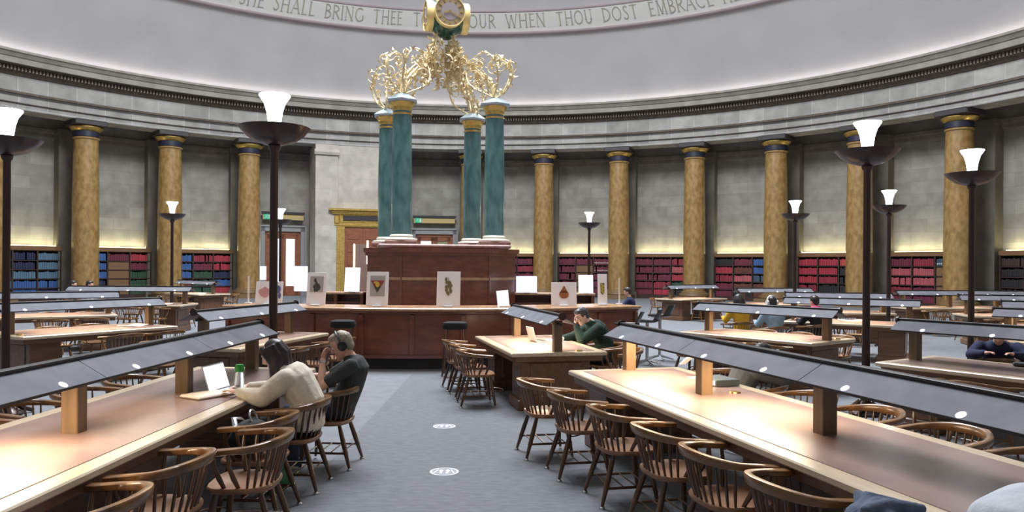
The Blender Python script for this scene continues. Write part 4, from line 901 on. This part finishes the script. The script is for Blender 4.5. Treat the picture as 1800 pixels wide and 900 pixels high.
def person(label, loc_, rz, J, mats, vox=.008, hair='short', sleeve='long', group=None, hands=(.6, .6), hdir=None, legs=True, eyes=True):
    """J: hip, waist, chest, neck, head (centre), R (head rotation), ls, le, lw, rs, re, rw, lk, la, rk, ra"""
    t = thing('person', label, 'person', loc_, rz, group); V = {k: (Vector(v) if not isinstance(v, Matrix) else v) for k, v in J.items()}
    bs = J.get('size', 1) if False else 1
    secs = [(V['hip'], .17, .12), (V['hip'].lerp(V['waist'], .5), .165, .115), (V['waist'], .15, .105), (V['waist'].lerp(V['chest'], .55), .165, .11), (V['chest'], .18, .115), (V['chest'].lerp(V['neck'], .55), .155, .095), (V['chest'].lerp(V['neck'], .85), .085, .07)]
    b = MB(); torso(b, secs); limb(b, [V['neck']-(V['head']-V['neck']).normalized()*.05, V['neck'].lerp(V['head'], .6)], [.056, .052]); head(b, V['head'], V['R'])
    for s in 'lr':
        limb(b, [V[s+'s'], V[s+'e'], V[s+'w']], [.05, .04, .027])
        d = V[s+'w']-V[s+'e']; hd = Vector((hdir or {}).get(s, d)); up = Vector((hdir or {}).get(s+'u', (0, 0, 1)))
        hand(b, V[s+'w'], hd, up, hands[0 if s == 'l' else 1], .95, 1 if s == 'r' else -1)
        if legs: limb(b, [V['hip']+Vector(((-1 if s == 'l' else 1)*.09, .03, -.01)), V[s+'k'], V[s+'a']], [.075, .055, .04])
    joined(b, 'body', mats['skin'], t, min(vox, .007) if vox < .01 else vox, 3)
    sh = MB(); g = mats.get('loose', .012); torso(sh, secs[:-1]+[(secs[-1][0], .082, .068)], g)
    for s in 'lr':
        k = 'sleeve_'+s; e = V[s+'e']; w_ = V[s+'w']
        if sleeve == 'short': limb(sh, [V[s+'s'], V[s+'s'].lerp(e, .72)], [.068, .06])
        else: limb(sh, [V[s+'s'], e, e.lerp(w_, .92)], [.07+g*.5, .056+g*.6, .042])
    top = joined(sh, mats.get('topname', 'sweater'), mats['top'], t, max(vox, .009), mats.get('soft', 8))
    if mats.get('hood'):
        hb = MB(); c = V['neck']+Vector((0, -.05, -.01)); hb.tube([c+Vector((.085*cos(a), .07*sin(a), .02*sin(a))) for a in [pi*2*i/16 for i in range(16)]], .034, 8, close=True).ball(c+Vector((0, -.07, -.04)), (.1, .05, .07), 12, 8); joined(hb, 'hood', mats['top'], t, max(vox, .009), 6)
    if legs:
        tr = MB(); tr.ball(V['hip'], (.185, .135, .1), 14, 8); 
        for s in 'lr': limb(tr, [V['hip']+Vector(((-1 if s == 'l' else 1)*.09, .02, -.01)), V[s+'k'], V[s+'k'].lerp(V[s+'a'], .95)], [.09, .07, .056])
        joined(tr, 'trousers', mats['legs'], t, max(vox, .01), 6)
        for s in 'lr':
            a = V[s+'a']; sm = MB(); sm.loft([ell((a.x, a.y+dy, zc), rx, rz_, Vector((0, 1, 0)), Vector((0, 0, 1))) for dy, rx, rz_, zc in ((-.075, .02, .02, .045), (-.06, .036, .045, .05), (0, .04, .05, .055), (.08, .045, .036, .04), (.14, .042, .026, .03), (.17, .02, .014, .022))])
            so = joined(sm, 'shoe', mats.get('shoe', 'shoe_black'), t, .008, 3)
            MB().prism([(a.x+x, a.y+y) for x, y in ((-.035, -.075), (.035, -.075), (.045, .06), (.04, .15), (0, .175), (-.04, .15), (-.045, .06))], .0, .02).build('sole', 'rubber_white' if mats.get('shoe') else 'shoe_black', so, 0)
    if eyes:
        for q in (-1, 1):
            e = MB().ball(V['head']+V['R'] @ Vector((q*.033, .084, .012)), .0125, 12, 8).build('eye', 'rubber_white', t); MB().ball(V['head']+V['R'] @ Vector((q*.033, .0935, .011)), .006, 8, 6).build('iris', 'hair_dark', e)
    h = MB(); c = V['head']; R = V['R']; T = lambda x, y, z: c+R @ Vector((x, y, z)); r2 = random.Random(5)
    h.ball(T(0, -.022, .03), (.085, .098, .102), 18, 12, R)
    if hair == 'short':
        h.ball(T(0, .03, .095), (.064, .062, .036), 14, 8, R); h.ball(T(0, -.05, -.03), (.07, .06, .06), 14, 8, R)
        for q in range(60): a = r2.uniform(0, 6.28); e_ = r2.uniform(.25, 1.4); p = (.08*cos(a)*cos(e_), -.02+.092*sin(a)*cos(e_), .03+.098*sin(e_)); h.ball(T(*p), (.012, .018, .008), 6, 5, R)
    elif hair == 'long':
        for q in range(38):
            a = math.radians(r2.uniform(150, 390)); x, y = .082*cos(a), -.02+.088*sin(a); L = mats.get('hairlen', .26)*r2.uniform(.8, 1.05)
            p0 = T(x*.8, y*.8, .08); p1 = T(x*1.02, y*1.02, -.02); p2 = p1+Vector((r2.uniform(-.02, .02)+x*.1, -.02+y*.1, -L*.6)); p3 = p2+Vector((r2.uniform(-.01, .01), r2.uniform(-.02, 0), -L*.4)); h.tube([p0, p1, p2, p3], [.026, .03, .027, .012], 6)
        for q in (-1, 1): h.tube([T(q*.02, .06, .1), T(q*.07, .055, .04), T(q*.083, .045, -.04), T(q*.08, .04, -.1)], [.02, .022, .018, .008], 7)
    # cut the cap clear of the face
    keep = []
    fo = joined(h, 'hair', mats['hair'], t, max(vox, .008), 3)
    if mats.get('tips'):
        m = MB()
        for q in range(16):
            x = -.07+.14*q/15; p = T(x, -.085, -.1)+Vector((0, -.0, -.1)); m.tube([p, p+Vector((r2.uniform(-.01, .01), -.035, -.06)), p+Vector((r2.uniform(-.02, .02), -.05, -.13))], [.014, .012, .004], 6)
        m.build('hair_tips', mats['tips'], fo)
    return t
def sit(**k):                                         # seated figure facing +y, chair centre at the origin
    J = dict(hip=(0, -.1, .53), waist=(0, -.11, .72), chest=(0, -.07, .92), neck=(0, -.04, 1.05), head=(0, .01, 1.19), R=Rhead(0, -.3), ls=(-.18, -.06, .97), rs=(.18, -.06, .97), le=(-.24, .1, .76), re=(.24, .1, .76), lw=(-.14, .36, .81), rw=(.14, .36, .81), lk=(-.11, .32, .53), rk=(.11, .32, .53), la=(-.11, .3, .07), ra=(.11, .3, .07))
    J.update(k); return J
WORLD = lambda tx, ty: (tx, ty, 0)
# the woman in cream at the laptop, facing the table
c1 = loc(T1, 1.72, W2+.3); cw = T1.rotation_euler.z
RZ1 = T1.rotation_euler.z+pi
person('person in a cream sweater with long dark hair, leaning over the laptop', (c1.x, c1.y, 0), RZ1,
  sit(hip=(0, -.12, .53), waist=(0, -.13, .72), chest=(0, -.03, .89), neck=(0, .06, 1.0), head=(0, .15, 1.1), R=Rhead(.12, -.5), ls=(-.17, -.0, .92), rs=(.17, .0, .92), le=(-.25, .16, .78), re=(.24, .16, .78), lw=(-.15, .4, .81), rw=(.12, .42, .81)),
  dict(skin='skin_pale', top='cloth_cream', loose=.035, legs='cloth_black', hair='hair_dark', tips='hair_tips', hairlen=.27), .008, 'long', 'long', None, (.35, .35))
# the headphone wearer
c2 = loc(T1, 1.0, W2+.42)
man = person('person in a charcoal T-shirt with headphones, forehead resting on one hand', (c2.x, c2.y, 0), RZ1+.1,
  sit(hip=(0, -.1, .53), waist=(0, -.2, .74), chest=(0, -.24, .9), neck=(0, -.19, 1.0), head=(0, -.11, 1.11), R=Rhead(.1, -.5), ls=(-.18, -.22, .94), rs=(.18, -.22, .94), le=(-.25, .03, .76), re=(.23, .06, .78), lw=(-.13, .04, .985), rw=(.1, .36, .8), lk=(-.12, .34, .52), rk=(.12, .34, .52)),
  dict(skin='skin', top='cloth_charcoal', topname='t_shirt', legs='denim', hair='hair_fair', shoe='shoe_blue'), .008, 'short', 'short', None, (.75, .4), dict(l=(.55, -.12, .8), lu=(.2, .95, -.1)))
wm = MB().tube([Vector((-.25, .03, .76)).lerp(Vector((-.13, .04, .985)), .86), Vector((-.25, .03, .76)).lerp(Vector((-.13, .04, .985)), .94)], .034, 16, False).build('wristwatch', 'steel', man)
Rm = Matrix.Rotation(RZ1+.1, 4, 'Z'); hc = Vector((0, -.11, 1.11)); Rh = Rhead(.1, -.5)
hp = thing('headphones', 'over-ear headphones with pale ear rings on the reader in the charcoal T-shirt', 'headphones', (c2.x, c2.y, 0), RZ1+.1)
MB().tube([hc+Rh @ Vector((.098*cos(a), -.01, .015+.118*sin(a))) for a in [pi*i/18 for i in range(19)]], .012, 8, flat=(1.5, .8)).build('headband', 'plastic_black', hp)
for s in (-1, 1):
    cc = hc+Rh @ Vector((s*.09, -.008, -.005)); ax = Rh @ Vector((s, 0, 0))
    cup = MB().tube([cc-ax*.012, cc, cc+ax*.028, cc+ax*.034], [.043, .047, .044, .034], 20).build('ear_cup', 'plastic_black', hp)
    MB().tube([cc+ax*.026+(Rh @ Vector((0, .036*cos(a), .036*sin(a)))) for a in [2*pi*i/20 for i in range(20)]], .005, 6, close=True).build('pale_ring', 'plastic_grey', cup)
# green hoodie reader
c3 = loc(T3, 1.1, W2+.34)
RZ3 = T3.rotation_euler.z+pi
person('person in a dark green hoodie, head propped on one hand over the papers', (c3.x, c3.y, 0), RZ3,
  sit(hip=(0, -.1, .53), waist=(0, -.12, .74), chest=(0, -.0, .93), neck=(0, .1, 1.04), head=(.0, .23, 1.13), R=Rhead(.1, -.55), ls=(-.18, .04, .95), rs=(.18, .04, .95), le=(-.22, .3, .8), re=(.2, .32, .8), lw=(-.1, .36, 1.0), rw=(.08, .5, .81)),
  dict(skin='skin_pale', top='cloth_green', loose=.03, topname='hoodie', hood=True, legs='cloth_black', hair='hair_grey'), .009, 'short', 'long', None, (.5, .4), dict(l=(.3, .1, .9), lu=(.3, .9, 0)))
# reader behind the grey folder
c4 = loc(T2, .98, W2+.26); RZ4 = T2.rotation_euler.z
person('person in a dark grey top behind the grey folder, hunched under the lamp shade', (c4.x, c4.y, 0), RZ4,
  sit(hip=(0, -.12, .5), waist=(0, -.12, .66), chest=(0, -.04, .8), neck=(0, .05, .9), head=(0, .14, .985), R=Rhead(0, -.75), ls=(-.18, .0, .84), rs=(.18, .0, .84), le=(-.27, .14, .78), re=(.29, .18, .79), lw=(-.16, .34, .83), rw=(.36, .42, .86)),
  dict(skin='skin_pale', top='cloth_dkgrey', legs='cloth_black', hair='hair_dark'), .009, 'short', 'long', None, (.7, .7))
ph = loc(T2, .56, W2-.2, .9); t = thing('phone', 'pale phone held up over the table edge by the reader behind the folder', 'phone', (ph.x, ph.y, .86), .4)
MB().box((0, 0, .04), (.075, .012, .15), Matrix.Rotation(1.0, 3, 'X'), b=.003).build('phone_body', 'paper', t, 0); MB().box((0, -.005, .043), (.066, .004, .13), Matrix.Rotation(1.0, 3, 'X')).build('screen', 'lit_panel', t, 0)
# reader at the bottom corner of the grey folder table
person('person in a pale grey top, only the shoulder in the picture by the table edge', (1.84, 2.52, 0), T2.rotation_euler.z,
  sit(hip=(0, -.1, .53), waist=(0, -.19, .76), chest=(0, -.15, .98), neck=(0, .04, 1.06), head=(.02, .18, 1.12), R=Rhead(0, -.6), ls=(-.17, -.04, .93), rs=(.17, -.04, .93), le=(-.3, .2, .8), re=(.28, .2, .78)),
  dict(skin='skin', top='cloth_grey', loose=.04, soft=60, legs='denim', hair='hair_dark'), .01, 'short', 'long')
# readers further off
LOW = dict(hip=(0, -.12, .5), waist=(0, -.12, .66), chest=(0, -.04, .84), neck=(0, .05, .95), head=(0, .15, 1.05), R=Rhead(0, -.7), ls=(-.2, .0, .88), rs=(.2, .0, .88), le=(-.3, .14, .78), re=(.3, .16, .78), lw=(-.14, .36, .83), rw=(.14, .36, .83))
def reader(x, y, z, label, top, hair='hair_dark', face=0, style='short', legs='cloth_black', hl=.2, J=None):
    p = PD(x, y, z); lab = 'spindle-back armchair under the '+' '.join(label.split(',')[0].split()[:7])
    close = [c for c in CHAIRS if hypot(c.location.x-p.x, c.location.y-p.y) < .62 and c.data]
    for c in close[1:]: CHAIRS.remove(c); bpy.data.objects.remove(c)
    if close: close[0].location = (p.x, p.y, 0); close[0].rotation_euler.z = face; close[0]['label'] = lab
    else: chair(p.x, p.y, face, lab, False)
    return person(label, (p.x, p.y, 0), face, sit(**(J or {})), dict(skin='skin', top=top, legs=legs, hair=hair, hairlen=hl), .016, style, 'long', None, (.5, .5), None, True, False)
reader(1298, 527, 15.9, 'person in a yellow jumper bent over a table beyond the lamplit shade', 'cloth_yellow', face=.3, style='long')
rb_ = PD(1357, 530, 14.5)
reader(1357, 530, 14.7, 'person in a pale blue-grey sweater and white headphones, seen from behind', 'cloth_blue', face=.25)
hq = thing('headphones', 'white headphones on the reader in the pale blue-grey sweater', 'headphones', (rb_.x*14.7/14.5, 14.7, 0), .25)
Rq = Rhead(0, -.3); hcq = Vector((0, .01, 1.19))
MB().tube([hcq+Rq @ Vector((.105*cos(a), -.02, .0+.13*sin(a))) for a in [pi*i/18 for i in range(19)]], .016, 8).build('headband', 'rubber_white', hq)
for s in (-1, 1): MB().tube([hcq+Rq @ Vector((s*.085, -.01, 0)), hcq+Rq @ Vector((s*.12, -.01, 0))], .045, 16).build('ear_cup', 'rubber_white', hq)
pk = reader(1432, 538, 15.3, 'person in black with a pink scarf, beside the reader in white headphones', 'cloth_black', face=.3)
MB().tube([(.1*cos(a), -.03+.09*sin(a), 1.06+.015*sin(2*a)) for a in [2*pi*i/18 for i in range(18)]], .035, 8, close=True).build('scarf', 'cloth_pink', pk)
reader(1755, 592, 9.6, 'person in a dark navy coat behind the pale blue cloth', 'cloth_navy', face=2.6, J=LOW)
reader(128, 492, 24.6, 'person in a grey jumper with dark hair, far off under the blue books', 'cloth_slate', face=-1.2)
reader(157, 492, 24.2, 'person in a white shirt with dark hair, far off under the blue books', 'cloth_white', face=-1.2)
reader(1104, 500, 20.6, 'person in a navy coat at the table by the thin card holder', 'cloth_navy', face=1.2)
reader(917, 487, 24.5, 'person with white hair standing out above the wide blank panel', 'cloth_white', hair='cloth_white', face=3.1)
# ------------------------------------------------------------------ things on and under the tables
def put(tb, u, v, z, rz): p = loc(tb, u, v, z); return (p.x, p.y, z), tb.rotation_euler.z+rz
TZ = TH+.005
l_, r_ = put(T1, 1.58, .38, TZ, 0); r_ = RZ1+pi+.62
lp = thing('laptop', 'open silver laptop with a bright white screen before the cream-sweater woman', 'laptop', l_, RZ1-.14)
MB().box((0, .0, .008), (.33, .23, .014), b=.004).build('base', 'silver_shell', lp, 0); MB().box((0, -.02, .0155), (.28, .11, .002)).build('keyboard', 'plastic_black', lp, 0)
A = Matrix.Translation((0, .115, .012)) @ Matrix.Rotation(-.32, 4, 'X')
lid = MB().box((0, .004, .115), (.33, .008, .23), b=.003).xf(A).build('lid', 'silver_shell', lp, 0); MB().box((0, -.001, .115), (.31, .002, .205)).xf(A).build('screen', 'screen_white', lid, 0)
l_, r_ = put(T1, 1.81, .53, TZ, 0)
bt = thing('water_bottle', 'clear plastic water bottle with a green cap beside the open laptop', 'bottle', l_)
MB().lathe([(0, .0), (.034, 0), (.037, .01), (.037, .05), (.033, .06), (.037, .07), (.037, .15), (.034, .16), (.036, .18), (.018, .215), (.017, .22)], 24).build('bottle_body', 'clear_plastic', bt)
MB().lathe([(0, .265), (.03, .262), (.038, .24), (.038, .205), (.02, .2)], 20).build('cap', 'cap_green', bt)
l_, r_ = put(T1, 1.72, -.02, TZ, 1.35)
fd = thing('document_case', 'cream zipped document case lying on the table by the bottle', 'case', put(T1, 1.84, .27, TZ, 0)[0], T1.rotation_euler.z-.5)
MB().box((0, 0, .014), (.34, .25, .026), b=.01).build('case_body', 'cream_leather', fd, 0); MB().tube([(-.16, -.127, .014), (.16, -.127, .014), (.18, -.14, .01)], .004, 6).build('zip', 'steel', fd)
# bag on the chair beside the woman
cb = loc(T1, 2.4, W2+.22); bg = thing('rucksack', 'dark rucksack with silver straps lying on the chair beside the cream-sweater woman', 'bag', (cb.x, cb.y, .44), RZ1)
m = MB(); m.ball((0, 0, .13), (.17, .15, .13), 16, 10).ball((.02, .1, .1), (.12, .08, .09), 14, 8).ball((-.06, -.02, .2), (.1, .1, .06), 12, 8); joined(m, 'bag_body', 'cloth_black', bg, .012)
MB().tube([(-.1, .08, .2), (-.04, .12, .27), (.06, .1, .25), (.12, .05, .18)], .012, 8, flat=(1.8, .5)).build('strap', 'steel', bg); MB().tube([(-.02+.06*cos(a), -.02+.02*sin(a), .27+.06*sin(a)) for a in [2*pi*i/18 for i in range(18)]], .008, 6, close=True).build('handle_loop', 'steel', bg)
cg = P(497, 872); gb = thing('shopping_bag', 'green and white carrier bag on the floor under the aisle-side chairs', 'bag', (cg.x-.1, cg.y+.05, 0), .4)
m = MB(); m.ball((0, 0, .1), (.15, .1, .1), 14, 9).ball((.05, .02, .18), (.08, .05, .07), 12, 8); joined(m, 'bag_body', 'bag_green', gb, .012); MB().box((-.08, -.085, .1), (.09, .02, .05), Matrix.Rotation(.3, 3, 'Z'), b=.005).build('white_print', 'rubber_white', gb, 0)
# papers and laptop at the green hoodie table
lg = thing('laptop', 'small pale laptop standing open before the green-hoodie reader', 'laptop', put(T3, 1.05, .12, TZ, 0)[0], RZ3+.1)
MB().box((0, 0, .008), (.3, .21, .014), b=.004).build('base', 'silver_shell', lg, 0); MB().box((0, -.02, .0155), (.26, .1, .002)).build('keyboard', 'plastic_black', lg, 0)
A = Matrix.Translation((0, .105, .012)) @ Matrix.Rotation(-.25, 4, 'X'); lid = MB().box((0, .004, .105), (.3, .008, .21), b=.003).xf(A).build('lid', 'silver_shell', lg, 0); MB().box((0, -.001, .105), (.28, .002, .185)).xf(A).build('screen', 'screen_white', lid, 0)
for i, (u, v, a, l) in enumerate(((1.05, .36, .2, 'loose white sheet under the arm of the green-hoodie reader'), (.85, .42, -.3, 'loose white sheet further from the laptop of the green-hoodie reader'))):
    q, r_ = put(T3, u, v, TZ, a); MB_ = MB().box((0, 0, .001), (.21, .297, .002)).build('paper_sheet', 'paper', None, 0, q, r_); tag(MB_, l, 'paper')
# grey folder and phone papers
q, r_ = put(T2, 1.22, W2-.22, TZ, .05); fo = thing('box_folder', 'grey box folder lying at the edge of the strongly lit table', 'folder', q, r_)
MB().box((0, 0, .03), (.34, .25, .06), b=.006).build('folder_body', 'folder_grey', fo, 0); MB().box((-.0, -.126, .03), (.3, .004, .04)).build('page_edges', 'paper', fo, 0)
q, r_ = put(T2, .82, W2-.2, TZ, .3); tag(MB().box((0, 0, .002), (.12, .19, .004)).build('paper_slip', 'paper', None, 0, q, r_), 'small white slip just beyond the grey box folder', 'paper')
# blue-grey jacket on the chair at the bottom edge
q = PD(1555, 884, 2.9); jk = thing('jacket', 'crumpled slate-blue jacket at the bottom edge beside the pale grey shoulder', 'jacket', (q.x, q.y, 0), .3)
m = MB(); zc = q.z
for i in range(9): a = i*.7; m.ball((.09*cos(a), .06*sin(a*1.3), zc-.07-.03*(i % 3)), (.1, .07, .07), 12, 8, Matrix.Rotation(a, 3, 'Z'))
m.ball((0, 0, zc-.2), (.17, .09, .14), 14, 8).ball((.02, -.02, zc-.38), (.16, .07, .2), 14, 8)
for i in range(7): m.tube([(-.15+.05*i, -.08, zc-.05-.02*(i % 2)), (-.12+.045*i, -.1, zc-.2), (-.1+.04*i, -.09, zc-.42)], [.022, .03, .02], 8)
for i in range(4): m.tube([(-.15+.03*i, -.06+.04*i, zc+.005-.02*i), (-.02, -.03+.05*i, zc+.0-.01*(i % 2)), (.14-.02*i, -.05+.03*i, zc-.02)], [.018, .03, .02], 8)
joined(m, 'jacket_body', 'cloth_slate', jk, .009, 3)
m = MB(); m.tube([(-.17, -.06, zc-.03), (-.12, -.1, zc-.05), (-.05, -.11, zc-.08)], [.03, .034, .03], 10); joined(m, 'lining', 'skin', jk, .01, 2)
# pale blue cloth and dark pouch on the dim table
q, r_ = put(T6, 1.6, .42, TZ, .3); cl = thing('folded_cloth', 'pale blue crumpled cloth on the dim long table', 'cloth', q, r_)
m = MB(); m.ball((0, 0, .03), (.12, .08, .035), 14, 8).ball((.05, .02, .045), (.08, .06, .035), 12, 8).ball((-.05, -.02, .04), (.07, .05, .03), 12, 8); joined(m, 'cloth_body', 'pale_cyan', cl, .01, 4)
q, r_ = put(T6, 1.15, .38, TZ, .2); pc = thing('pouch', 'dark grey pouch lying next to the pale blue cloth', 'pouch', q, r_)
MB().box((0, 0, .025), (.2, .1, .05), b=.018).build('pouch_body', 'folder_grey', pc); MB().tube([(-.09, -.045, .045), (.09, -.045, .045)], .004, 6).build('zip', 'steel', pc)
# papers and mugs on far tables
k = 0
for (be, r0), u, v, l in (((-30.5, 8.6), .5, .1, 'open white book on the short table with the bright shade'), ((-88, 6.8), 1.3, -.2, 'heap of white papers on the third table toward the blue books'), ((-88, 6.8), .6, .2, 'second heap of white papers, closer to the end panel'), ((59, 9.4), 1.2, .25, 'white papers spread on the table of the reader in white headphones'), ((63, 13.4), 1.6, .2, 'pale papers on the third long side table'), ((-128, 11.3), .5, .1, 'bright pad of paper under the yellow lamplight')):
    q, r_ = put(RT[(be, r0)], u, v, TZ, .3); t = thing('papers', l, 'paper', q, r_)
    MB().box((-.11, 0, .008), (.21, .29, .016), Matrix.Rotation(.1, 3, 'Y'), b=.003).box((.11, 0, .008), (.21, .29, .016), Matrix.Rotation(-.1, 3, 'Y'), b=.003).build('page_block', 'paper', t, 0)
